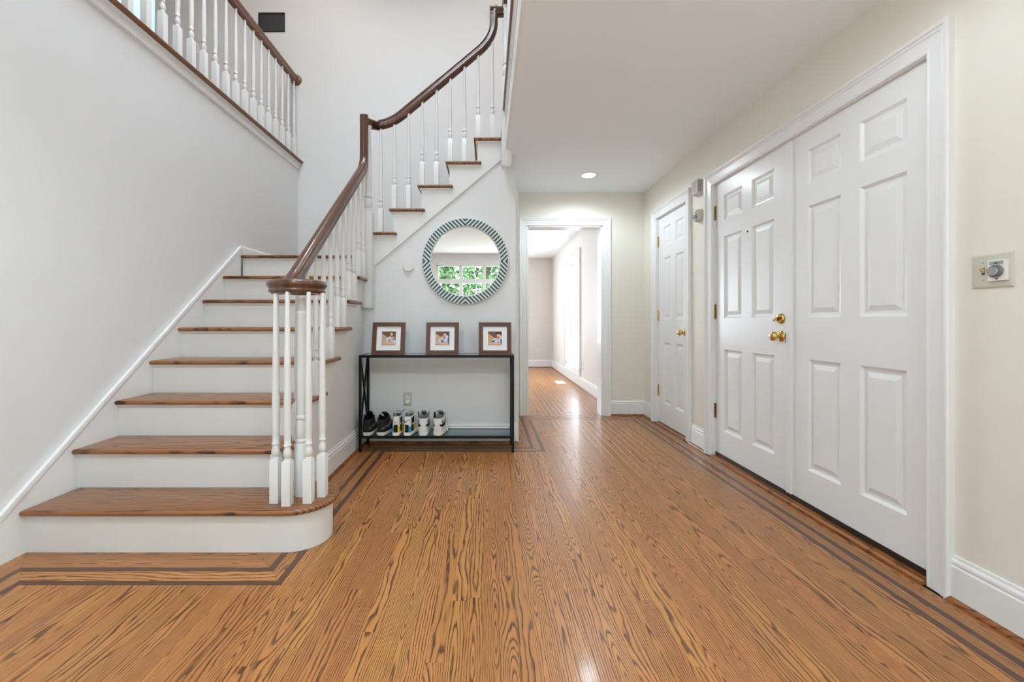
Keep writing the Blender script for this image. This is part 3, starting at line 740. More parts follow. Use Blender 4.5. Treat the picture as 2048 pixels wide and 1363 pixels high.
HR1, HR2 = 0.744, 0.722
zr1 = lambda y: zn1(y) + HR1
zr2 = lambda x: zn2(x) + HR2
VZ = 1.190
sr = thing('stair_railing', 'dark brown curling handrail on white turned balusters along the stairs', 'railing', (RX, 2.0, zt(1)))
# rail of lower flight: spiral, easing, slope, gooseneck
path = []
turn = 1.55
n = 60
for i in range(n + 1):
    f = i / n; a = PI + 2 * PI * turn * (1 - f); r = 0.018 + (0.117 - 0.018) * (0.18 * f + 0.82 * f ** 0.75) if f < 1 else 0.117
    path.append((BC[0] + r * math.cos(a), BC[1] + r * math.sin(a), VZ))
# reverse travel: spiral ends at the left side heading away from the camera
yj = 1.829 + (VZ - HR1 - RISE) * RUN / RISE       # where the slope would meet the level
for i in range(1, 9):
    f = i / 8; y = BC[1] + (yj + (yj - BC[1]) - BC[1]) * f
    t = f; z = (1 - t) ** 2 * VZ + 2 * t * (1 - t) * VZ + t * t * zr1(yj + (yj - BC[1]))
    path.append((RX, (1 - t) ** 2 * BC[1] + 2 * t * (1 - t) * yj + t * t * (2 * yj - BC[1]), z))
yg = 3.46
path.append((RX, yg - 0.10, zr1(yg - 0.10)))
for i in range(1, 9):
    t = i / 8; p0, p1, p2 = (yg - 0.10, zr1(yg - 0.10)), (yg, zr1(yg)), (yg, zr1(yg) + 0.10)
    path.append((RX, (1 - t) ** 2 * p0[0] + 2 * t * (1 - t) * p1[0] + t * t * p2[0], (1 - t) ** 2 * p0[1] + 2 * t * (1 - t) * p1[1] + t * t * p2[1]))
path.append((RX, yg, 2.722))
hr = sweep(MB(), path, RAIL_PROF, squash=lambda i: 0.84 + 0.16 * min(1, max(0, (i - n) / 8))).build('handrail', 'rail_dark', sr, smooth=True, angle=50)
MB().lathe([(0.001, -0.030), (0.045, -0.030), (0.05, -0.022), (0.046, 0.0), (0.05, 0.010), (0.045, 0.022), (0.02, 0.028), (0.001, 0.028)], (BC[0], BC[1], VZ), 'Z', 24).build('volute_cap', 'rail_dark', hr, smooth=True)
MB().lathe([(0.036, -0.038), (0.040, -0.037), (0.040, -0.028)], (BC[0], BC[1], VZ), 'Z', 24).build('newel_collar', 'rail_dark', hr, smooth=True)
# rail of upper flight
Y2 = 3.56
path = [(RX + 0.0, Y2 - 0.06, 2.690), (RX + 0.03, Y2 - 0.025, 2.690), (RX + 0.07, Y2, 2.690)]
xj = -1.055 + (2.69 - HR2 - zt(9)) * RUN / RISE
for i in range(0, 9):
    t = i / 8; a, b2, c = xj - 0.12, xj, xj + 0.12
    z = (1 - t) ** 2 * 2.69 + 2 * t * (1 - t) * 2.69 + t * t * zr2(c)
    path.append(((1 - t) ** 2 * a + 2 * t * (1 - t) * b2 + t * t * c, Y2, z))
xg = 0.055
for i in range(0, 9):
    t = i / 8; p0, p1, p2 = (xg - 0.13, zr2(xg - 0.13)), (xg, zr2(xg)), (xg, zr2(xg) + 0.13)
    path.append(((1 - t) ** 2 * p0[0] + 2 * t * (1 - t) * p1[0] + t * t * p2[0], Y2, (1 - t) ** 2 * p0[1] + 2 * t * (1 - t) * p1[1] + t * t * p2[1]))
path.append((xg, Y2, 3.69))
sweep(MB(), path, RAIL_PROF).build('handrail', 'rail_dark', sr, smooth=True, angle=50)
sweep(MB(), [(xg - 0.028, Y2, 3.655), (0.16, Y2, 3.655), (0.16, 3.50, 3.655)], RAIL_PROF).build('handrail', 'rail_dark', sr, smooth=True, angle=50)
def newel(parent, x, y, z0, zs_, z1, w=0.04, tip=True):
    mb = MB(); sq = lambda r, z: [(x + math.copysign(r, a), y + math.copysign(r, b2), z) for a, b2 in ((1, 1), (-1, 1), (-1, -1), (1, -1))]
    rings = ([sq(w * 0.78, z0), sq(w, z0 + 0.018)] if tip else [sq(w, z0)]) + [sq(w, zs_ - 0.012), sq(w * 0.75, zs_)]
    mb.loft(rings); h = z1 - zs_
    prof = [(0.031, 0), (0.033, 0.012), (0.024, 0.022), (0.030, 0.035), (0.034, 0.055), (0.031, 0.085), (0.025, 0.105), (0.025, 0.112), (0.033, 0.118), (0.033, 0.128), (0.026, 0.134), (0.028, 0.2), (0.029, 0.3), (0.0215, h - 0.06), (0.0255, h - 0.052), (0.0255, h - 0.044), (0.021, h - 0.038), (0.022, h - 0.02), (0.029, h - 0.006), (0.029, h)]
    mb.lathe(prof, (x, y, zs_), 'Z', 20)
    return mb.build('newel_post', 'baluster_white', parent, smooth=True, angle=45)
newel(sr, -0.992, 3.50, 1.135, 1.945, 2.655)
newel(sr, 0.160, 3.452, 2.295, 3.02, 3.625, w=0.041)
# starting newel under the volute
prof = [(0.036, 0), (0.036, 0.245), (0.030, 0.252)]
mb = MB().lathe(prof, (BC[0] + 0.01, BC[1], zt(1)), 'Z', 8, start=PI / 8)
prof = [(0.028, 0.25), (0.033, 0.256), (0.033, 0.264), (0.026, 0.272), (0.031, 0.295), (0.034, 0.32), (0.031, 0.345), (0.025, 0.362), (0.033, 0.368), (0.033, 0.378), (0.026, 0.385), (0.0275, 0.45), (0.0285, 0.55), (0.0235, 0.86), (0.027, 0.866), (0.027, 0.875), (0.024, 0.88), (0.025, 0.94)]
mb.lathe(prof, (BC[0] + 0.01, BC[1], zt(1)), 'Z', 24)
mb.build('newel_post', 'baluster_white', sr, smooth=True, angle=40)
for a in (182, 228, 266, 312, 352):
    r = 0.113
    inst(baluster_mesh(VZ - 0.028 - zt(1)), 'baluster', sr, (BC[0] + r * math.cos(math.radians(a)), BC[1] + r * math.sin(math.radians(a)), zt(1)))
for i in range(2, 8):
    for d in (0.055, 0.055 + RUN / 2):
        y = yr(i) - 0.031 + d
        if y < 2.16: continue
        inst(baluster_mesh(zr1(y) - 0.036 - zt(i), 0.20 if d < 0.1 else 0.20), 'baluster', sr, (RX, y, zt(i)))
for i in range(9, 14):
    for d in (0.005, 0.125):
        x = xr(i) + d
        if i == 9 and d < 0.1: continue
        inst(baluster_mesh((2.69 if x < xj else zr2(x)) - 0.036 - zt(i)), 'baluster', sr, (x, Y2 - 0.01, zt(i)))
for x in (xr(13) + 0.005, ): pass
# left balcony railing (upper hall)
ZR = 3.660
br = thing('balcony_railing', 'long brown handrail on white balusters along the upper left balcony', 'railing', (-2.09, 3.0, Z2 + 0.012))
XBAL = -2.085
sweep(MB(), [(XBAL, YR, ZR), (XBAL, YB - 0.012, ZR)], RAIL_PROF).build('handrail', 'rail_brown', br, smooth=True, angle=50)
MB().lathe([(0.001, -0.020), (0.045, -0.020), (0.056, -0.012), (0.060, -0.006), (0.060, 0.0)], (XBAL, YB, ZR), 'Y', 28).build('rosette', 'rail_brown', br, smooth=True)
y = 4.526
while y > 0.3:
    inst(baluster_mesh(ZR - 0.030 - Z2 - 0.012, 0.235), 'baluster', br, (XBAL, y, Z2 + 0.012)); y -= 0.131
# right balcony railing
b3 = thing('balcony_railing', 'short stretch of white balusters above the hall ceiling edge', 'railing', (0.16, 2.2, Z2))
sweep(MB(), [(0.16, 3.50, ZR), (0.16, YWELL, ZR)], RAIL_PROF).build('handrail', 'rail_dark', b3, smooth=True, angle=50)
y = 3.32
while y > YWELL:
    inst(baluster_mesh(ZR - 0.030 - Z2, 0.235), 'baluster', b3, (0.172, y, Z2)); y -= 0.131
# balcony edges
tl = sroot('trim_6', 'white fascia with brown cap along the upper left balcony', (XL, 2.5, 2.68))
MB().prism([(XL, 2.694), (XL + 0.016, 2.694), (XL + 0.016, 2.735), (XL + 0.019, 2.737), (XL + 0.028, 2.752), (XL, 2.752)], 'Y', YR, YB - 0.004).build('fascia', 'trim_white', tl)
MB().prism([(XL, 2.678), (XL + 0.012, 2.679), (XL + 0.020, 2.685), (XL + 0.021, 2.692), (XL + 0.016, 2.697), (XL, 2.697)], 'Y', YR, YB - 0.004).build('bead', 'trim_white', tl)
nosed_slab(MB(), [(-2.20, YR), (XL + 0.058, YR), (XL + 0.058, YB), (-2.20, YB)], Z2 + 0.012, 0.024).build('cap', 'cap_brown', tl, smooth=True, angle=50)
tr = sroot('trim_7', 'white fascia with brown nosing along the edge of the hall ceiling', (0.16, 2.1, ZC))
MB().box(0.152, 0.170, YWELL, 3.41, ZC - 0.001, 2.745).prism([(0.152, 2.70), (0.149, 2.703), (0.141, 2.737), (0.152, 2.737)], 'Y', YWELL, 3.41).prism([(0.152, 2.60), (0.147, 2.602), (0.147, 2.625), (0.152, 2.63)], 'Y', YWELL, 3.41).build('fascia', 'trim_white', tr)
nosed_slab(MB(), [(0.127, YWELL), (0.30, YWELL), (0.30, 3.412), (0.127, 3.412)], Z2, TH).build('nosing', 'cap_brown', tr, smooth=True, angle=50)

# ---------------------------------------------------------------- ceiling lights
def can_light(x, y, z, label, power=CAN_POWER, col=(0.78, 0.91, 1.0)):
    t = thing('recessed_light', label, 'light', (x, y, z), group='recessed ceiling lights')
    MB().lathe([(0.062, 0.0), (0.066, -0.004), (0.082, -0.005), (0.088, -0.002), (0.088, 0.0)], (x, y, z), 'Z', 32).build('trim_ring', 'trim_white', t, smooth=True)
    MB().lathe([(0.001, -0.004), (0.060, -0.004), (0.062, 0.0)], (x, y, z), 'Z', 32).build('lens', 'lens_lit', t, smooth=True)
    s = spot('can_spot', (x, y, z - 0.012), power, col); s.parent = t; s.location = (0, 0, -0.012)
can_light(0.98, 4.04, ZC, 'round recessed light shining in the hall ceiling')
can_light(0.98, 1.45, ZC, 'added recessed light above the camera, out of view, near the entry doors', 15)  # unseen lamp added to light the entry side of the hall
can_light(-0.75, 0.45, ZC, 'recessed light above the camera, out of view, near the stair foot', 66)
can_light(-1.9, 3.4, ZT, 'added recessed light in the upper ceiling over the landing, out of view', 28, (1.0, 0.90, 0.78))  # added warm lamp, offsets the blue sky light in the stairwell
can_light(0.3, 3.4, ZT, 'added recessed light in the upper ceiling over the upper flight, out of view', 22, (1.0, 0.90, 0.78))  # second warm lamp added upstairs, unseen
can_light(0.95, -0.8, ZC, 'added recessed light, unseen, behind the camera by the rear window', 44)  # added lamp, brightens the rear end of the hall
can_light(0.95, 1.9, ZT, 'added recessed light in the upper ceiling over the right balcony, out of view', 44, (0.95, 0.96, 1.0))  # lamp added to throw light across onto the left wall

# ---------------------------------------------------------------- console table
CX0, CX1, CY0, CY1, CZ = -1.004, 0.212, 3.278, 3.512, 0.762
ct = thing('console_table', 'slim black metal console table with dark glass shelves', 'table', ((CX0 + CX1) / 2, (CY0 + CY1) / 2, 0))
LW = 0.020
for x in (CX0, CX1 - LW):
    for y in (CY0, CY1 - LW):
        boxo('leg', 'steel_black', ct, x, x + LW, y, y + LW, 0.004, CZ, bevel=0.002)
        boxo('foot', 'dark_slot', ct, x + 0.002, x + LW - 0.002, y + 0.002, y + LW - 0.002, 0.0, 0.005)
for nm, z in (('top_frame', CZ), ('shelf_frame', 0.130)):
    MB().box(CX0 + LW, CX1 - LW, CY0, CY0 + LW, z - LW, z).box(CX0 + LW, CX1 - LW, CY1 - LW, CY1, z - LW, z).box(CX0, CX0 + LW, CY0 + LW, CY1 - LW, z - LW, z).box(CX1 - LW, CX1, CY0 + LW, CY1 - LW, z - LW, z).build(nm, 'steel_black', ct)
boxo('glass_top', 'glass_dark', ct, CX0 + LW - 0.003, CX1 - LW + 0.003, CY0 + LW - 0.003, CY1 - LW + 0.003, CZ - 0.007, CZ - 0.001)
boxo('glass_shelf', 'glass_dark', ct, CX0 + LW - 0.003, CX1 - LW + 0.003, CY0 + LW - 0.003, CY1 - LW + 0.003, 0.123, 0.129)
for x in (CX0 + LW / 2, CX1 - LW / 2):
    for s in (0, 1):
        ya, yb = (CY0 + LW / 2, CY1 - LW / 2) if s == 0 else (CY1 - LW / 2, CY0 + LW / 2)
        MB().bar((x + (s - 0.5) * 0.008, ya, 0.13), (x + (s - 0.5) * 0.008, yb, CZ - LW), 0.007, 0.014, up=(1, 0, 0)).build('cross_brace', 'steel_black', ct)

# ---------------------------------------------------------------- round mirror
mx_, mz_ = (931.0 - VPX) * YM / F_PX, CAM_H + (VPY - 522.8) * YM / F_PX
RO, RI = 0.365, 0.292
mr = thing('round_mirror', 'round wall mirror framed in teal and bone striped inlay', 'mirror', (mx_, YM, mz_))
MB().lathe([(RI, -0.014), (RI + 0.004, -0.026), (RO - 0.006, -0.026), (RO, -0.020), (RO, 0.0), (RI - 0.01, 0.0), (RI - 0.01, -0.012), (RI, -0.014)], (mx_, YM, mz_), 'Y', 96, cap=False).build('inlay_frame', 'bone', mr, smooth=True, angle=30)
MB().lathe([(0.001, -0.013), (RI, -0.013), (RI, -0.002), (0.001, -0.002)], (mx_, YM, mz_), 'Y', 96).build('mirror_glass', 'mirror_silver', mr)
per = 0.0268; ri, ro = RI + 0.0045, RO - 0.0065
for sx in (1, -1):
    for sz in (1, -1):
        k = -12
        while k <= 12:
            v0, v1 = (k - 0.25) * per, (k + 0.25) * per; k += 1
            ss = []
            for q in range(5):
                v = v0 + (v1 - v0) * q / 4
                if abs(v) >= ro: continue
                uo = math.sqrt(ro * ro - v * v); ui = max(math.sqrt(max(0, ri * ri - v * v)), abs(v))
                if uo - ui > 0.0005: ss.append((v, ui, uo))
            if len(ss) < 2: continue
            pl = [((u + v) / math.sqrt(2), (u - v) / math.sqrt(2)) for v, u, _ in ss] + [((u + v) / math.sqrt(2), (u - v) / math.sqrt(2)) for v, _, u in reversed(ss)]
            MB().prism([(mx_ + sx * a, mz_ + sz * b2) for a, b2 in pl], 'Y', YM - 0.0268, YM - 0.0255).build('inlay_strip', 'teal_inlay', mr)

# ---------------------------------------------------------------- photo frames on the console
def photo_frame(px, label, fig, group='square photo frames on the console', yaw=0.0):
    yb = CY0 + 0.075; x = (px - VPX) * (yb) / F_PX
    t = thing('photo_frame', label, 'photo frame', (x, yb, CZ), group=group)
    S, B, lean = 0.262, 0.034, math.radians(11)
    def fr(u, v, d): return (u * math.cos(yaw) - 0, v * math.sin(lean) - d * math.cos(lean) + u * math.sin(yaw), v * math.cos(lean) + d * math.sin(lean) * 0)
    h = S / 2
    for nm, q in (('frame_rail', [(-h, 0), (h, 0), (h - B, B), (-h + B, B)]), ('frame_rail', [(-h, S), (-h + B, S - B), (h - B, S - B), (h, S)]),
                  ('frame_stile', [(-h, 0), (-h + B, B), (-h + B, S - B), (-h, S)]), ('frame_stile', [(h, 0), (h, S), (h - B, S - B), (h - B, B)])):
        MB().loft([[fr(u, v, 0) for u, v in q], [fr(u, v, 0.018) for u, v in q]]).build(nm, 'frame_walnut', t, local=True)
    a = h - B; zc = S / 2
    MB().add([fr(-a, zc - a, 0.008), fr(a, zc - a, 0.008), fr(a, zc + a, 0.008), fr(-a, zc + a, 0.008)] + [fr(-a, zc - a, 0.004), fr(a, zc - a, 0.004), fr(a, zc + a, 0.004), fr(-a, zc + a, 0.004)], [(0, 1, 2, 3), (4, 7, 6, 5), (0, 4, 5, 1), (1, 5, 6, 2), (2, 6, 7, 3), (3, 7, 4, 0)]).build('mat_board', 'mat_board', t, local=True)
    b2 = 0.068
    m2 = MB()
    for i, (aa, bb) in enumerate((((-b2, -b2), (b2, -b2)), ((b2, -b2), (b2, b2)), ((b2, b2), (-b2, b2)), ((-b2, b2), (-b2, -b2)))):
        n_ = Vector((-(bb[1] - aa[1]), bb[0] - aa[0])).normalized() * 0.0016
        m2.add([fr(aa[0], zc + aa[1], 0.0086), fr(bb[0], zc + bb[1], 0.0086), fr(bb[0] + n_.x, zc + bb[1] + n_.y, 0.0086), fr(aa[0] + n_.x, zc + aa[1] + n_.y, 0.0086)], [(0, 1, 2, 3)])
    m2.build('mat_groove', 'plastic_grey', t, local=True)
    # printed picture: flat patches
    p = 0.056; names = ['photo_brown', 'photo_tan', 'photo_skin', 'photo_shirt', 'photo_blue', 'photo_hair', 'photo_hair_light']
    mb = MB(); lay = [0.0088]
    def patch(mi, poly):
        mb.cur = mi; lay[0] += 0.00008
        cl = [(max(-1, min(1, u)), max(-1, min(1, v))) for u, v in poly]
        mb.add([fr(u * p, zc + v * p, lay[0]) for u, v in cl], [list(range(len(cl)))])
    def blob(mi, cx, cy, rx, ry, rot=0.0, n=12):
        cr, sn = math.cos(rot), math.sin(rot)
        patch(mi, [(cx + rx * math.cos(2 * PI * i / n) * cr - ry * math.sin(2 * PI * i / n) * sn, cy + rx * math.cos(2 * PI * i / n) * sn + ry * math.sin(2 * PI * i / n) * cr) for i in range(n)])
    patch(0, [(-1, -1), (1, -1), (1, 1), (-1, 1)])
    patch(1, [(-1, -1), (1, -1), (1, -0.62), (0.3, -0.2), (-1, 0.75)])
    fig(patch, blob)
    mb.build('photo_print', names, t, local=True)
    # easel back
    MB().add([fr(-0.03, 0.0 + 0.19, 0), fr(0.03, 0.19, 0), (0.03, 0.085, 0.0), (-0.03, 0.085, 0.0), fr(-0.03, 0.19, -0.003), fr(0.03, 0.19, -0.003), (0.03, 0.089, 0.0), (-0.03, 0.089, 0.0)], [(0, 1, 2, 3), (4, 7, 6, 5), (0, 4, 5, 1), (1, 5, 6, 2), (2, 6, 7, 3), (3, 7, 4, 0)]).build('easel_back', 'dark_slot', t, local=True)
def fig_a(patch, blob):
    blob(4, 0.78, -0.1, 0.24, 0.5); blob(3, 0.1, -0.1, 0.55, 0.34, 0.5); blob(3, 0.75, -0.45, 0.25, 0.3)
    blob(5, 0.42, 0.72, 0.26, 0.22); blob(2, 0.40, 0.60, 0.22, 0.22); blob(2, -0.55, -0.62, 0.42, 0.16, 0.2); blob(2, 0.2, -0.72, 0.6, 0.12)
    blob(6, 0.62, 0.2, 0.28, 0.24); blob(2, 0.60, 0.08, 0.22, 0.16); blob(4, 0.1, -0.25, 0.16, 0.12, 0.4); blob(2, 0.35, -0.35, 0.2, 0.1)
def fig_b(patch, blob):
    blob(3, 0.62, -0.1, 0.32, 0.55); blob(4, 0.88, -0.3, 0.16, 0.5); blob(5, 0.34, 0.62, 0.34, 0.34); blob(2, 0.34, 0.48, 0.24, 0.28)
    blob(3, -0.12, -0.35, 0.5, 0.36); blob(4, -0.02, -0.42, 0.2, 0.24); blob(6, -0.05, 0.22, 0.25, 0.16); blob(2, -0.05, 0.1, 0.23, 0.22)
    blob(2, -0.7, -0.6, 0.26, 0.14, 0.5); blob(2, 0.2, -0.78, 0.7, 0.12)
def fig_c(patch, blob):
    blob(3, 0.76, -0.1, 0.26, 0.6); blob(4, 0.9, -0.45, 0.14, 0.4); blob(5, 0.5, 0.66, 0.36, 0.28); blob(2, 0.48, 0.42, 0.26, 0.22)
    blob(3, 0.1, -0.3, 0.6, 0.34, 0.5); blob(5, -0.3, -0.5, 0.34, 0.12, 0.6); blob(6, 0.42, 0.06, 0.24, 0.18); blob(2, 0.36, -0.04, 0.2, 0.17)
    blob(2, -0.6, -0.72, 0.34, 0.12, 0.3); blob(2, 0.3, -0.75, 0.6, 0.13)
photo_frame(776.5, 'leftmost brown wooden photo frame on the console, two children lying close', fig_a, yaw=0.02)
photo_frame(884.5, 'middle brown wooden photo frame on the console, older child hugging younger one', fig_b, yaw=0.03)
photo_frame(990.0, 'rightmost brown wooden photo frame on the console, nearest the hall opening', fig_c, yaw=-0.02)

# ---------------------------------------------------------------- shoes on the lower shelf
SHZ = 0.1305
class ShoeShape:
    def __init__(s, L, wh, wb, heel, side, vamp, toe, high, e0=0.06):
        s.e0 = e0
        s.L, s.wh, s.wb, s.heel, s.side, s.vamp, s.toe, s.high = L, wh, wb, heel, side, vamp, toe, high
    def out(s, a):
        """perimeter point; a in [-1,1], 0 = heel"""
        ph = abs(a) * PI; y = s.L * (0.5 - 0.5 * math.cos(ph)); f = y / s.L
        w_ = s.wh + (s.wb - s.wh) * min(1, max(0, (f - 0.25) / 0.4)); w_ *= 1.0 - 0.18 * max(0, (f - 0.75) / 0.25)
        x = math.copysign(w_ * (math.sin(ph) ** 0.42 if 0 < ph < PI else 0), a)
        return x, y
    def surf(s, a, t, off=0.0):
        x, y = s.out(a); u = abs(a)
        ys = min(max(y, 0.07), s.L - 0.035)
        if u < 0.42:
            e = s.e0 + 0.04 * math.sin(u / 0.42 * PI); zt_ = s.heel + (s.side - s.heel) * math.sin(min(1, u / 0.25) * PI / 2) + (s.vamp - s.side) * max(0, (u - 0.25) / 0.17) ** 1.3
        else:
            f = min(1, (u - 0.42) / 0.16); e = s.e0 + (1 - s.e0) * f; zt_ = s.vamp + (s.toe - s.vamp) * ((u - 0.42) / 0.58) ** 0.75
        inset = e * (t ** (2.2 if u > 0.42 else 1.4)); z = 0.018 + (zt_ - 0.018) * (math.sin(t * PI / 2) if u > 0.42 else t)
        px, py = x * (1 - inset), y + (ys - y) * inset
        if off:
            n_ = Vector((x / (s.wb ** 2), (y - s.L / 2) / ((s.L / 2) ** 2))).normalized(); px += n_.x * off; py += n_.y * off; z += off * 0.2
        return (px, py, z)
def shoe(label, x, y, rz, sh, mats, marks, group, tongue_h, flip=1):
    t = thing('shoe', label, 'shoe', (x, y, SHZ), group=group, rotz=rz)
    upm, solem, linm, lacem, tonm = mats
    # sole
    rings = []
    for z, o in ((0.0, -0.003), (0.003, 0.001), (0.022, 0.003), (0.027, 0.002), (0.0275, -0.003)):
        ring = []
        for i in range(48):
            a = -1 + 2 * i / 48; px, py = sh.out(a); n_ = Vector((px / sh.wb ** 2, (py - sh.L / 2) / (sh.L / 2) ** 2)); n_ = n_.normalized() if n_.length > 0 else n_
            ring.append((px + n_.x * o, py + n_.y * o, z + 0.008 * max(0, (py / sh.L - 0.8) / 0.2) ** 2))
        rings.append(ring)
    MB().loft(rings).build('sole', solem, t, smooth=True, local=True)
    mb = MB(); NA, NT = 56, 9
    rings = [[sh.surf(-1 + 2 * i / NA, j / (NT - 1)) for i in range(NA)] for j in range(NT)]
    mb.loft(rings, cap=False); mb.build('upper', upm, t, smooth=True, angle=80, local=True)
    # lining: from the collar rim down inside
    mb = MB(); aa = [-0.44 + 0.88 * i / 24 for i in range(25)]; rr2 = []
    for q, (dz, sc) in enumerate(((0.0, 1.0), (0.003, 0.93), (-0.02, 0.86), (-0.05, 0.84))):
        ring = []
        for a in aa:
            p = sh.surf(a, 1.0); ring.append((p[0] * sc, 0.075 + (p[1] - 0.075) * sc, max(0.03, p[2] + dz)))
        rr2.append(ring)
    mb.loft(rr2, cap=False, closed=False)
    mb.add([(p[0], p[1], 0.03) for p in rr2[-1]], [list(range(25))])
    mb.build('lining', linm, t, smooth=True, angle=80, local=True)
    # tongue
    mb = MB(); yv = sh.L * 0.44; rings = []
    for k, (dy, z, w_) in enumerate(((0.05, sh.vamp * 0.78, 0.020), (0.02, sh.vamp * 0.98, 0.024), (-0.004, tongue_h * 0.96, 0.027), (-0.012, tongue_h, 0.022))):
        rings.append([(w_ * math.cos(b_), yv + dy + 0.006 * math.sin(b_) - 0.010 * math.cos(b_) ** 2, z + 0.006 * math.sin(b_)) for b_ in [2 * PI * i / 12 for i in range(12)]])
    mb.loft(rings); mb.build('tongue', tonm, t, smooth=True, angle=60, local=True)
    # laces
    mb = MB()
    for q in range(5):
        f = q / 4; yy = yv + 0.004 + f * 0.055; zz = sh.vamp + 0.006 - f * (sh.vamp - sh.toe) * 0.42
        mb.tube([(-0.024, yy, zz - 0.008), (-0.010, yy + 0.003, zz + 0.001), (0.010, yy + 0.003, zz + 0.001), (0.024, yy, zz - 0.008)], 0.0028, 6)
    mb.build('lace', lacem, t, smooth=True, local=True)
    for nm, m, fn in marks: fn(sh, t, nm, m)
    return t
def patch_mark(a0, a1, t0, t1, off=0.0012, na=10, nt_=5):
    def fn(sh, t, nm, m):
        mb = MB(); f0 = t0 if callable(t0) else (lambda a: t0); f1 = t1 if callable(t1) else (lambda a: t1)
        g = []
        for i in range(na + 1):
            a = a0 + (a1 - a0) * i / na; g.append([sh.surf(a, f0(i / na) + (f1(i / na) - f0(i / na)) * j / nt_, off) for j in range(nt_ + 1)])
        mb.loft(g, cap=False, closed=False); mb.build(nm, m, t, smooth=True, angle=80, local=True)
    return fn
def swoosh(sgn, a_start=0.06, a_end=0.62, lo=0.30, hi=0.60, flip=False):
    """long tick: thin tail at the heel, belly in front, hooked tip"""
    lo_f = lambda f: lo + 0.16 * (1 - f) ** 1.2 - 0.05 * math.sin(f * PI) if f < 0.75 else lo + 0.06 + (f - 0.75) * 1.1
    hi_f = lambda f: lo + 0.24 + 0.02 * f if f < 0.55 else lo + 0.25 + (f - 0.55) * 0.55
    return patch_mark(sgn * a_start, sgn * a_end, lo_f, lambda f: max(lo_f(f) + 0.02, hi_f(f)), na=18)
def poly_mark(pts, zc=0.0, aoff=0.0, s=1.0, th=0.0035):
    """small mark drawn with strokes on the heel; pts list of polylines in (x, z)"""
    def fn(sh, t, nm, m):
        mb = MB()
        for pl in pts:
            q = []
            for x, z in pl:
                a = aoff + x * s; tt = (zc + z * s * 6); p = sh.surf(a, tt, 0.0022); q.append(p)
            mb.tube(q, th / 2, 6)
        mb.build(nm, m, t, smooth=True, local=True)
    return fn
low = ShoeShape(0.262, 0.036, 0.046, 0.128, 0.098, 0.118, 0.052, False)
mid_ = ShoeShape(0.238, 0.038, 0.044, 0.150, 0.148, 0.166, 0.050, True, 0.10)
hi_ = ShoeShape(0.238, 0.042, 0.048, 0.138, 0.142, 0.176, 0.055, True, -0.10)
def sx_(px, y): return (px - VPX) * y / F_PX
ys = CY0 + 0.004
blk = ('shoe_black', 'sole_white', 'shoe_dark', 'shoe_dark', 'shoe_dark')
low2 = ShoeShape(0.238, 0.044, 0.048, 0.122, 0.126, 0.152, 0.052, False, 0.04)
band = lambda s0, s1: patch_mark(s0, s1, 0.33, 0.44)
shoe('black low-top shoe with white sole, beside the front left table leg', sx_(733.5, ys), ys, 0.05, low2, blk,
     [('heel_stripe', 'shoe_navy', band(-0.16, -0.03)), ('heel_stripe', 'shoe_grey', band(0.03, 0.16)), ('side_mark', 'shoe_grey', swoosh(1, 0.16)), ('side_mark', 'shoe_grey', swoosh(-1, 0.16))], 'pair of black shoes', 0.172)
shoe('black low-top shoe with white sole, next to the colourful pair', sx_(760, ys), ys, -0.16, low2, blk,
     [('heel_stripe', 'shoe_grey', band(-0.16, -0.03)), ('heel_stripe', 'shoe_grey', band(0.03, 0.16)), ('side_mark', 'shoe_grey', swoosh(1, 0.16)), ('side_mark', 'shoe_grey', swoosh(-1, 0.16))], 'pair of black shoes', 0.166)
colr = ('shoe_white', 'shoe_white', 'shoe_teal', 'shoe_teal', 'shoe_olive')
def colour_marks(lft, face):
    A, B = ('shoe_blue', 'shoe_yellow') if lft else ('shoe_yellow', 'shoe_blue')
    ms = [('heel_panel', A, patch_mark(-0.20, -0.02, 0.06, 0.42)), ('heel_panel', B, patch_mark(0.02, 0.20, 0.06, 0.42)), ('heel_strip', 'shoe_dark', patch_mark(-0.03, 0.03, 0.06, 0.52, 0.0018)),
          ('side_panel', 'shoe_dark', patch_mark(0.20, 0.34, 0.10, 0.50)), ('side_panel', 'shoe_yellow', patch_mark(0.34, 0.46, 0.10, 0.34)), ('side_panel', 'shoe_dark', patch_mark(-0.34, -0.20, 0.10, 0.50)),
          ('collar_panel', 'shoe_olive', patch_mark(0.17, 0.24, 0.55, 0.92)), ('collar_panel', 'shoe_dark', patch_mark(0.24, 0.38, 0.55, 0.9))]
    if face:
        ms += [('dot', 'shoe_dark', poly_mark([[(-0.035, 0.030), (-0.028, 0.030)], [(0.028, 0.030), (0.035, 0.030)]], 0.70, th=0.006)), ('cross_mark', 'shoe_red', poly_mark([[(-0.04, -0.025), (0.03, 0.012)], [(0.04, -0.025), (-0.03, 0.012)]], 0.68, th=0.0028))]
    else:
        ms += [('tick_mark', 'shoe_dark', poly_mark([[(-0.055, 0.010), (-0.05, -0.008), (-0.035, -0.012), (0.0, 0.0), (0.05, 0.018)]], 0.72, th=0.0045))]
    return ms
shoe('white shoe with blue and yellow heel and crossed-out face mark', sx_(791.5, ys), ys - 0.002, 0.02, mid_, colr, colour_marks(True, True), 'pair of colourful shoes', 0.165)
shoe('white shoe with yellow and blue heel and small black tick', sx_(813.5, ys), ys - 0.002, -0.14, mid_, colr, colour_marks(False, False), 'pair of colourful shoes', 0.165)
wht = ('shoe_white', 'shoe_white', 'shoe_dark', 'shoe_white', 'shoe_grey')
